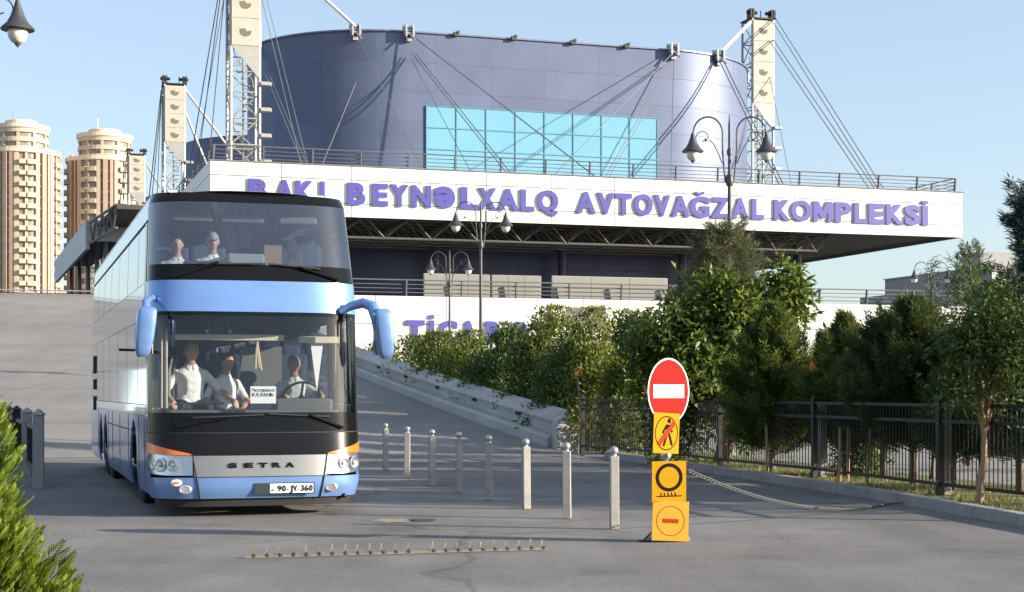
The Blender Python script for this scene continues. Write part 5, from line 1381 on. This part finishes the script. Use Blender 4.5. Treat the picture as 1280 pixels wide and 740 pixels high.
for a, b in zip(ll[:-1], ll[1:]):
    mb.bar(a + Vector((0,0,.92)), b + Vector((0,0,.92)), .05, .07); mb.bar(a + Vector((0,0,.25)), b + Vector((0,0,.25)), .05, .07)
    for k in range(1, 12): c = a.lerp(b, k/12); mb.bar(c + Vector((0,0,.25)), c + Vector((0,0,.92)), .02)
mb.build("fence_rail", steel_d, t)
hb = thing("hoarding_panel", "pale blue sheet panel leaning at the left picture edge above the fence", "panel", p_at(-14, 47, 0), TH + .35)
mb = MB(); mb.prism([(-3.5, 0), (.55, 0), (.10, 2.15), (-3.5, 2.6)], .04, Matrix.Rotation(math.pi/2, 4, 'X')); mb.build("sheet_face", M("pale_blue_sheet", (.42, .58, .68), .5, var=.06, scale=2), hb)
mb = MB(); mb.bar((-3, .1, 0), (-3, .1, 2.4), .08); mb.bar((-.3, .1, 0), (-.3, .1, 1.9), .08); mb.build("support", steel, hb)
# orange marker things among the leaves
orange = M("orange_petal", (.90, .36, .02), .6)
def flower(label, c, s):
    t = thing("orange_flowers", label, "flowers", c); mb = MB(); q = random.Random(4)
    for i in range(26):
        d_ = Vector((q.gauss(0, 1), q.gauss(0, 1), q.gauss(0, 1)))*s*.45; n_ = Vector((q.gauss(0,1), q.gauss(0,1), q.gauss(0,1))).normalized(); u = n_.orthogonal().normalized(); v = n_.cross(u)
        r = s*q.uniform(.2, .38); mb.add([d_ - u*r, d_ - v*r*.6, d_ + u*r, d_ + v*r*.6], [(0,1,2,3)])
    mb.build("petals", orange, t); mb = MB(); mb.tube([Vector((0,0,-c.z)), Vector((.05, 0, -c.z*.5)), Vector((0,0,0))], .012, 5)
    mb.build("stem", bark_l, t); return t
flower("small orange blossom above the end of the ramp wall", at(722, 466, 36.6), .13)
flower("orange yellow blossoms between the two dark conifers by the fence", at(1017, 458, 27.5), .16)

# ================================================================== VEGETATION
def leaves(name, P, D, N, ln, wd, m, parent=None, rnd=None, kind=None, fold=.25):
    n = len(P); D = D/np.maximum(1e-9, np.linalg.norm(D, axis=1))[:, None]
    S = np.cross(D, N); S /= np.maximum(1e-9, np.linalg.norm(S, axis=1))[:, None]; U = np.cross(S, D)
    ln = np.broadcast_to(ln, n)[:, None]; wd = np.broadcast_to(wd, n)[:, None]
    v = np.zeros((n, 4, 3)); v[:, 0] = P; v[:, 2] = P + D*ln - U*ln*.12
    v[:, 1] = P + D*ln*.45 + S*wd*.5 + U*wd*fold; v[:, 3] = P + D*ln*.45 - S*wd*.5 + U*wd*fold
    me = bpy.data.meshes.new(name); me.vertices.add(n*4); me.vertices.foreach_set("co", v.astype(np.float32).ravel())
    me.loops.add(n*4); me.loops.foreach_set("vertex_index", np.arange(n*4, dtype=np.int32)); me.polygons.add(n); me.polygons.foreach_set("loop_start", np.arange(n, dtype=np.int32)*4)
    me.materials.append(m); r = me.attributes.new("rnd", 'FLOAT', 'POINT')
    rn = NR.random(n) if rnd is None else rnd
    r.data.foreach_set("value", np.repeat(rn, 4).astype(np.float32)); me.update(); me.validate()
    o = bpy.data.objects.new(name, me); COL.objects.link(o)
    if parent is not None: o.parent = parent
    return o
def rdir(n): d = NR.normal(size=(n, 3)); return d/np.linalg.norm(d, axis=1)[:, None]
lf_tree = M_leaf("leaf_broad", (0.040, 0.071, 0.014), (0.114, 0.173, 0.032), (0.248, 0.292, 0.058), .38, .42)
lf_hedge = M_leaf("leaf_hedge", (0.045, 0.071, 0.014), (0.128, 0.170, 0.032), (0.264, 0.281, 0.065), .38, .5)
lf_hedge2 = M_leaf("leaf_hedge_dark", (0.029, 0.054, 0.016), (0.080, 0.136, 0.035), (0.168, 0.240, 0.056), .36, .5)
lf_con = M_leaf("needles_dark", (0.030, 0.061, 0.025), (0.085, 0.133, 0.046), (0.228, 0.256, 0.070), .25, .6)
lf_con2 = M_leaf("needles_green", (0.042, 0.077, 0.021), (0.127, 0.184, 0.042), (0.319, 0.346, 0.075), .3, .6)
lf_olive = M_leaf("needles_olive", (0.056, 0.072, 0.035), (0.136, 0.160, 0.080), (0.224, 0.248, 0.128), .3, .6)
lf_thuja = M_leaf("thuja_bright", (0.050, 0.084, 0.011), (0.165, 0.241, 0.023), (0.363, 0.431, 0.063), .40, .5)
lf_blue = M_leaf("needles_blue", (0.035, 0.063, 0.053), (0.090, 0.132, 0.108), (0.205, 0.240, 0.179), .2, .6)

def shrub(label, px, ybase, ytop, d, wpx, m, n=5200, lsz=.10, seed=0, group=None, cat="shrub", name="shrub", zb=None):
    """leafy shrub: stems from the ground, leaves gathered in uneven clusters"""
    q = np.random.default_rng(seed); base = p_at(px, d, zb if zb is not None else 0); h = H + (HZ - ytop)/F*d - base.z; rw = wpx/F*d/2
    t = thing(name, label, cat, base, 0, group)
    mb = MB(); ends = []
    for k in range(9):
        a = q.uniform(0, 6.283); rr = rw*q.uniform(.2, .8); hh = h*q.uniform(.6, .97); 
        p0 = Vector((q.normal()*.08, q.normal()*.08, 0)); p3 = Vector((rr*math.cos(a), rr*math.sin(a), hh*(1 - .25*(rr/rw)**2)))
        mid = Vector((p3.x*.35, p3.y*.35, hh*.5)); mb.tube([p0, mid, p3], [.03, .02, .008], 5); ends.append(p3)
    mb.build("stems", bark, t)
    nc = 95; C = []
    while len(C) < nc:
        a = q.uniform(0, 6.283); z = q.uniform(.03, 1)**.85; rmax = rw*(1 - max(0, (z-.55)/.5)**2*.85); r = rmax*math.sqrt(q.uniform(.15, 1))
        C.append((r*math.cos(a), r*math.sin(a), z*h*q.uniform(.86, 1.02)))
    for e in ends: C.append((e.x, e.y, e.z))
    C = np.array(C); ci = q.integers(0, len(C), n); sp_ = np.array([.14, .14, .17])*min(1.5, max(.7, rw/1.0))
    off = q.normal(size=(n, 3))*sp_; P = C[ci] + off; P[:, 2] = np.maximum(P[:, 2], .02)
    P[:, 2] = np.minimum(P[:, 2], h*1.0)
    out = off/np.linalg.norm(off, axis=1)[:, None]
    D = out*.7 + np.array([0, 0, .55]) + q.normal(size=(n, 3))*.45; N = q.normal(size=(n, 3)) + np.array([0, 0, .8])
    cl = q.random(len(C)); rn = np.clip(.5*cl[ci] + .5*q.random(n), 0, 1)
    leaves("foliage", P, D, N, lsz*q.uniform(.5, 1.6, n), lsz*.48*q.uniform(.8, 1.2, n), m, t, rn)
    return t
hg = "bushes massed along the right side of the ramp"
B = [(466,440,428,66,46,lf_hedge,"low bush just right of the coach mirror at the top of the ramp wall"), (500,450,421,60,56,lf_hedge,"bush below the purple letter T, first full one right of the coach"),
     (545,455,417,57,60,lf_hedge,"yellow green bush under the smaller street lamp"), (592,465,416,53,60,lf_hedge,"bush at the foot of the middle street lamp"),
     (640,480,406,50,62,lf_hedge2,"bush right of the middle street lamp hiding the end of the purple word"), (690,490,386,47,70,lf_hedge,"tall bush peaking left of the dark wall board"),
     (742,500,388,45,72,lf_hedge,"bush with its top before the dark wall board"), (792,505,392,43,66,lf_hedge2,"bush behind the no entry disc, left of the broadleaf tree"),
     (528,480,436,55,50,lf_hedge2,"front row bush directly over the middle of the ramp wall"), (580,490,440,51,62,lf_hedge2,"front row bush over the ramp wall, below the middle lamp"),
     (632,505,432,47,66,lf_hedge2,"dark front row bush leaning over the ramp wall"), (688,520,428,44,74,lf_hedge2,"big dark bush at the lower end of the ramp wall"),
     (748,540,432,41,60,lf_hedge,"bush behind the first fence panel, right of the orange blossom"), (790,560,450,39,60,lf_hedge,"light green bush low behind the fence, left of the sign")]
for i, (px, yb, yt, d, wp, m, lb) in enumerate(B):
    c = p_at(px, d, 0)
    bb = c.x*CS + c.y*SN
    if bb < 14.6 and c.x*-SN + c.y*CS > 39: c = ab(c.x*-SN + c.y*CS, 14.7); 
    dd = c.y; pxx = 640 + c.x/c.y*F
    shrub(lb, pxx, yb, yt, dd, wp*1.3, m, 6500, .125, 100+i, hg)

def tree(label, base, h, crown, n, lsz, m, seed, trunk_r=.05, trunk_m=None, cat="tree", name="broadleaf_tree", clus=.2, nlimb=14, group=None, stems=1, lo=.35):
    """broadleaf tree; crown is a list of (x, y, z, rx, rz) lobes the limbs grow into"""
    q = np.random.default_rng(seed); t = thing(name, label, cat, base, 0, group); tm = trunk_m or bark
    C = []; tr = MB()
    for s in range(stems):
        b0 = Vector((q.normal()*.07, q.normal()*.07, 0)) if stems > 1 else Vector((0, 0, 0)); top = Vector((q.normal()*.1, q.normal()*.1, h*.8))
        pts = [b0.lerp(top, f) + Vector((q.normal()*.025, q.normal()*.025, 0)) for f in np.linspace(0, 1, 9)]
        tr.tube(pts, [trunk_r*(1.15 - .9*f) for f in np.linspace(0, 1, 9)], 8)
    lm = MB()
    for k in range(nlimb):
        L = crown[q.integers(0, len(crown))]; v = q.normal(size=3); v /= np.linalg.norm(v); r = q.uniform(.5, 1)
        e = Vector((L[0] + v[0]*L[3]*r, L[1] + v[1]*L[3]*r, L[2] + v[2]*L[4]*r)); f = min(.95, max(lo*.8, (e.z/h)*q.uniform(.45, .8))); i = min(7, int(f*8*.99)); s0 = pts[i]
        mid = s0.lerp(e, .55) + Vector((0, 0, .08)); lm.tube([s0, mid, e], [trunk_r*.42, trunk_r*.26, .006], 6); C.append(tuple(e))
        for j in range(3):
            e2 = e.lerp(s0, q.uniform(0, .45)) + Vector(q.normal(size=3))*.26; lm.tube([s0.lerp(e, .6), e2], [trunk_r*.2, .004], 5); C.append(tuple(e2))
    for L in crown:
        for k in range(int(16*L[3]*L[3]*max(1, L[4]))+8):
            v = q.normal(size=3); v /= np.linalg.norm(v); r = q.uniform(.35, 1.03)**.6; C.append((L[0] + v[0]*L[3]*r, L[1] + v[1]*L[3]*r, L[2] + v[2]*L[4]*r))
    tr.build("trunk", tm, t, smooth=True); lm.build("limbs", tm, t)
    C = np.array(C); ci = q.integers(0, len(C), n); off = q.normal(size=(n, 3))*clus; P = C[ci] + off; P[:, 2] = np.maximum(P[:, 2], .1)
    out = off/np.linalg.norm(off, axis=1)[:, None]; D = out + np.array([0, 0, -.15]) + q.normal(size=(n, 3))*.5; N = q.normal(size=(n, 3))*.6 + np.array([0, 0, 1])
    cl = q.random(len(C)); rn = np.clip(.45*cl[ci] + .55*q.random(n), 0, 1)
    leaves("crown", P, D, N, lsz*q.uniform(.5, 1.55, n), lsz*.42*q.uniform(.8, 1.2, n), m, t, rn); return t
def conifer(label, base, h, prof_, n_br, m, seed, nd=.11, per=34, rise=.45, trunk_r=.05, lo=.12, name="conifer_tree", cat="tree", group=None, sag=0., tm=None, twig=.16, wd=.017, thick=1.0):
    """conifer: whorls of rising branches, each carrying flat sprays of needles; prof_(f) gives branch length at height fraction f"""
    q = np.random.default_rng(seed); t = thing(name, label, cat, base, 0, group)
    tr = MB(); pts = [Vector((q.normal()*.02*(f > 0), q.normal()*.02*(f > 0), h*f)) for f in np.linspace(0, .98, 10)]; tr.tube(pts, [trunk_r*(1.1 - f) + .004 for f in np.linspace(0, .98, 10)], 8); tr.build("trunk", tm or bark, t, smooth=True)
    br = MB(); P = []; D = []; N = []; RN = []
    for k in range(n_br):
        f = lo + (1-lo)*(k + q.uniform(0, 1))/n_br; f = min(.995, f); a = k*2.39996 + q.normal()*.3; L = max(.06, prof_(f)*q.uniform(.68, 1.12)); z0 = h*f
        dirh = np.array([math.cos(a), math.sin(a), 0]); rs = rise*(.7 + .6*f)*q.uniform(.7, 1.3); ns = 8
        bp_ = []
        for i in range(ns+1):
            u = i/ns; bp_.append(np.array([0, 0, z0]) + dirh*L*u + np.array([0, 0, L*(rs*u - sag*u*u)]))
        br.tube([Vector(x) for x in bp_], [max(.004, trunk_r*.28*(1-u)) for u in np.linspace(0, 1, ns+1)], 4)
        bp_ = np.array(bp_); n = int(1.6*per*(.4 + L)*thick); u = q.uniform(.12, 1.0, n)**.8; idx = np.minimum((u*ns).astype(int), ns-1); fr = (u*ns - idx)[:, None]
        C = bp_[idx]*(1-fr) + bp_[idx+1]*fr; side = np.cross(dirh, [0, 0, 1]); lat = (q.random(n)-.5)*2; tw = twig*(1.15 - u)*(.6 + L*.7)
        C = C + side[None]*(lat*tw)[:, None] + np.array([0, 0, 1])*(q.normal(size=n)*.05*thick - np.abs(lat)*.02)[:, None] + dirh[None]*(np.abs(lat)*tw*.45)[:, None]
        dd = dirh[None]*.75 + side[None]*(lat*.75)[:, None] + np.array([0, 0, rs*.6 + .15])[None] + q.normal(size=(n, 3))*.35
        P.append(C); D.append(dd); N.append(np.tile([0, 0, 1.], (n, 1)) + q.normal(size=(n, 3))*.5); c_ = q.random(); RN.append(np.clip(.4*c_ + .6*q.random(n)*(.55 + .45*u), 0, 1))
    br.build("branches", tm or bark, t)
    P, D, N, RN = map(np.concatenate, (P, D, N, RN)); n = len(P)
    leaves("needles", P, D, N, nd*q.uniform(.7, 1.4, n), wd*q.uniform(.7, 1.3, n), m, t, RN, fold=.1); return t
def bpt(px, d): return p_at(px, d, .06)
def hz(y, d): return H + (HZ - y)/F*d
# broadleaf tree behind the sign
d = 31.8; pm = d/F
def lob(px, py, rx, rz, cx=905, dy=0): return ((px-cx)*pm, dy, hz(py, d), rx*pm, rz*pm)
tree("large leafy broadleaf tree behind the no entry sign, with bright shoots at its upper right", bpt(905, d), hz(330, d), [lob(836, 420, 44, 34), lob(872, 392, 40, 34, dy=.2), lob(925, 388, 44, 32), lob(862, 462, 52, 46, dy=-.2), lob(978, 352, 22, 20), lob(930, 430, 46, 42, dy=.3), lob(992, 384, 18, 18), lob(836, 508, 40, 34, dy=.2), lob(894, 368, 24, 18), lob(812, 452, 24, 26, dy=.1), lob(902, 512, 44, 34, dy=.3), lob(962, 395, 22, 22)], 13500, .17, lf_tree, 7, .06, clus=.13, nlimb=30, stems=3)
# conifers
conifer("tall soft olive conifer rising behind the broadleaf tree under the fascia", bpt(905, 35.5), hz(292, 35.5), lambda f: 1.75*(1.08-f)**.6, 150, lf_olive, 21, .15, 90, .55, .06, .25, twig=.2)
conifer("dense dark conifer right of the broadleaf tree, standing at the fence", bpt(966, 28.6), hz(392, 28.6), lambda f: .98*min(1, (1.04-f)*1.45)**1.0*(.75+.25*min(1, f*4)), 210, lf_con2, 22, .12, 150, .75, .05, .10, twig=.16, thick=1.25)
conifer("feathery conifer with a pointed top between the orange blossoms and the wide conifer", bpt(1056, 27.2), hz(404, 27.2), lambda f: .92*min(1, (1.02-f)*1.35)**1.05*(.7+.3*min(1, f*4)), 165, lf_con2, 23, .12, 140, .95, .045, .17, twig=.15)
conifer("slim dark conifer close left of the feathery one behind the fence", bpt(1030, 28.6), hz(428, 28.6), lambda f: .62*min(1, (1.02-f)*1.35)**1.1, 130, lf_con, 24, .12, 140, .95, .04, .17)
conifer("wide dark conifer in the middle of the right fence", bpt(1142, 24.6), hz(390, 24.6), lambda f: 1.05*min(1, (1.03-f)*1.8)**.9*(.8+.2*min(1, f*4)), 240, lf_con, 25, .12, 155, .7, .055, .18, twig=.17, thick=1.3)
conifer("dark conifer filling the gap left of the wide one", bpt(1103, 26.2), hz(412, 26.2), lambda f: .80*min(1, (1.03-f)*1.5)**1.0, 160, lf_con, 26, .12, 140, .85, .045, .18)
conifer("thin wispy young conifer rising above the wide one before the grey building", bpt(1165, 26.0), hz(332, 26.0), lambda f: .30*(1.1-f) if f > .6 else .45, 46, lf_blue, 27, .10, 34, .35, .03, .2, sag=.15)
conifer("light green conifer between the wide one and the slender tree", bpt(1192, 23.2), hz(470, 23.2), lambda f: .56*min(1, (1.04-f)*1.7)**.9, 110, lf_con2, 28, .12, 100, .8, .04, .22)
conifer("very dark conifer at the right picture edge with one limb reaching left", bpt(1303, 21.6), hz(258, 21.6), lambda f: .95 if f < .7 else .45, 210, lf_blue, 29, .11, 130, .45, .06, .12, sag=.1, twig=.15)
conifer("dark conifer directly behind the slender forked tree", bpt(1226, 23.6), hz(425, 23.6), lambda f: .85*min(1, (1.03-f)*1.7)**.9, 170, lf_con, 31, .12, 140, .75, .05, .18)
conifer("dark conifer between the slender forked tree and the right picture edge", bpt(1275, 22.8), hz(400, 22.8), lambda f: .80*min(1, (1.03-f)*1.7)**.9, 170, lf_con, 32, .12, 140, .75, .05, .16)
# slender tree with a pale forked trunk
d = 20.6; pm = d/F
tree("slender broadleaf tree with a pale forked trunk behind the right fence panel", bpt(1239, d), hz(372, d), [lob(1222, 410, 36, 30, 1239), lob(1246, 395, 40, 30, 1239, .1), lob(1230, 440, 44, 26, 1239, -.1), lob(1262, 430, 26, 30, 1239), lob(1205, 432, 22, 24, 1239)], 5200, .09, lf_hedge2, 8, .042, bark_l, clus=.11, nlimb=20, stems=2, lo=.5)
# further greenery behind the fence and outside the frame on the right, whose shade falls over the road
for i, (x, y, h, lb) in enumerate(((9.8, 19.2, 4.6, "conifer just outside the right edge, nearest to the picture"), (11.5, 22.5, 4.6, "second conifer outside the right edge"), (13.0, 28.5, 4.8, "conifer beyond the right edge farther back"), (9.0, 31.5, 4.3, "conifer behind the dense dark conifer, back row"))):
    conifer(lb, (x, y, .06), h, lambda f: .85*min(1, (1.05-f)*1.8)**.8, 90, lf_con, 60+i, .13, 52, .55, .06, .1, group="trees of the back row on the right")
for i, (px, d_, yt, wp, lb) in enumerate(((840, 33, 500, 60, "low bush behind the fence left of the dark conifer trunk"), (1075, 27, 520, 50, "small bush behind the fence below the feathery conifer"))):
    shrub(lb, px, 570, yt, d_, wp, lf_hedge2, 2600, .09, 200+i)
# thin stems and stakes under the conifers
for px, py, lb in ((1058, 612, "pale tree stake leaning under the feathery conifer"), (1068, 611, "pale tree stake, right one of the pair under the feathery conifer"), (965, 600, "pale tree stake under the dense dark conifer"), (1093, 616, "thin cane right of the pair of stakes")):
    c = gd(px, py); o = MB().tube([(0,0,0), (R.uniform(-.05,.05), R.uniform(-.05,.05), .9)], [.03, .022], 7).build("tree_stake", bark_l); o.location = c + Vector((0, .5, .05)); tag(o, lb, "stake", "stakes under the conifers")
# bright thuja at the left, near the camera
def thuja(label, base, h, r0, n_spray, seed):
    q = np.random.default_rng(seed); t = thing("thuja_shrub", label, "shrub", base)
    tr = MB(); tr.tube([(0,0,0), (0,0,h*.9)], [.06, .01], 8); tr.build("trunk", bark, t); P = []; D = []; N = []; W = []; RN = []; L = []
    for k in range(n_spray):
        f = q.uniform(0, 1)**1.15; a = q.uniform(0, 6.283); bump_ = 1 + .12*math.sin(a*3 + f*9) + .10*math.sin(a*7 - f*15)
        R_ = r0*(1-f)**.62*bump_; rr = R_*q.uniform(.78, 1.04); z = h*f*.98 + .02
        out = np.array([math.cos(a), math.sin(a), 0]); up = np.array([0, 0, 1.0]); dr = out*q.uniform(.35, .9) + up*q.uniform(.6, 1.1); dr /= np.linalg.norm(dr)
        sdv = np.cross(dr, out*.6 + rdir(1)[0]*.8); sdv /= np.linalg.norm(sdv); nr = np.cross(sdv, dr); c = out*rr + up*z; sl = q.uniform(.07, .14); m_ = 15; hue = q.random()
        for j in range(m_):
            u = (j+.5)/m_; s = 1 if j % 2 else -1; b = c + dr*sl*u*.85
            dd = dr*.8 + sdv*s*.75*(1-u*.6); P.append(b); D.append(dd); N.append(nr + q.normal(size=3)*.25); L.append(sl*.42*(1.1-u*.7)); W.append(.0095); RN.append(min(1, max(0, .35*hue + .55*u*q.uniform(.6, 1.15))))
    leaves("foliage", np.array(P), np.array(D), np.array(N), np.array(L), np.array(W), lf_thuja, t, np.array(RN), fold=.12)
    # inner dark mass of older twigs
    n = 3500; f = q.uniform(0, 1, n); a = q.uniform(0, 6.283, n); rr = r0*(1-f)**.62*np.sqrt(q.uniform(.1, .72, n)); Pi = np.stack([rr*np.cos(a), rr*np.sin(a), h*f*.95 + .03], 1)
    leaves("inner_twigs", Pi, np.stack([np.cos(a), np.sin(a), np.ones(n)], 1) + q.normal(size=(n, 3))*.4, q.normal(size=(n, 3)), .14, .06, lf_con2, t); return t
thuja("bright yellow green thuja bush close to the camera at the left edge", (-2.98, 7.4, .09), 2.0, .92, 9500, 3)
thuja("second thuja bush outside the left edge", (-5.2, 11.0, .09), 1.3, .8, 1200, 4)

ob = thing("reflected_building", "unseen plain facade with dark glazing, added behind the camera for the coach glass to reflect", "building", (0, -48, 0))  # unseen building, added so the coach windscreens have something to reflect
mb = MB(); mb.box((0, -6, 6.5), (90, 12, 13)); mb.build("wall", M("reflected_glazing", (.02, .022, .025), .3), ob)
for i in range(10): mb = MB(); mb.box((-40 + i*9 + (i % 3), .2, 6.5), (1.1 + .5*(i % 2), .4, 13)); mb.build("pier", M("reflected_pier", (.45, .43, .40), .8) if i == 0 else bpy.data.materials["reflected_pier"], ob)
for z in (0.6, 5.2, 9.4, 12.6): mb = MB(); mb.box((0, .1, z), (90, .3, .7)); mb.build("spandrel", bpy.data.materials["reflected_pier"], ob)
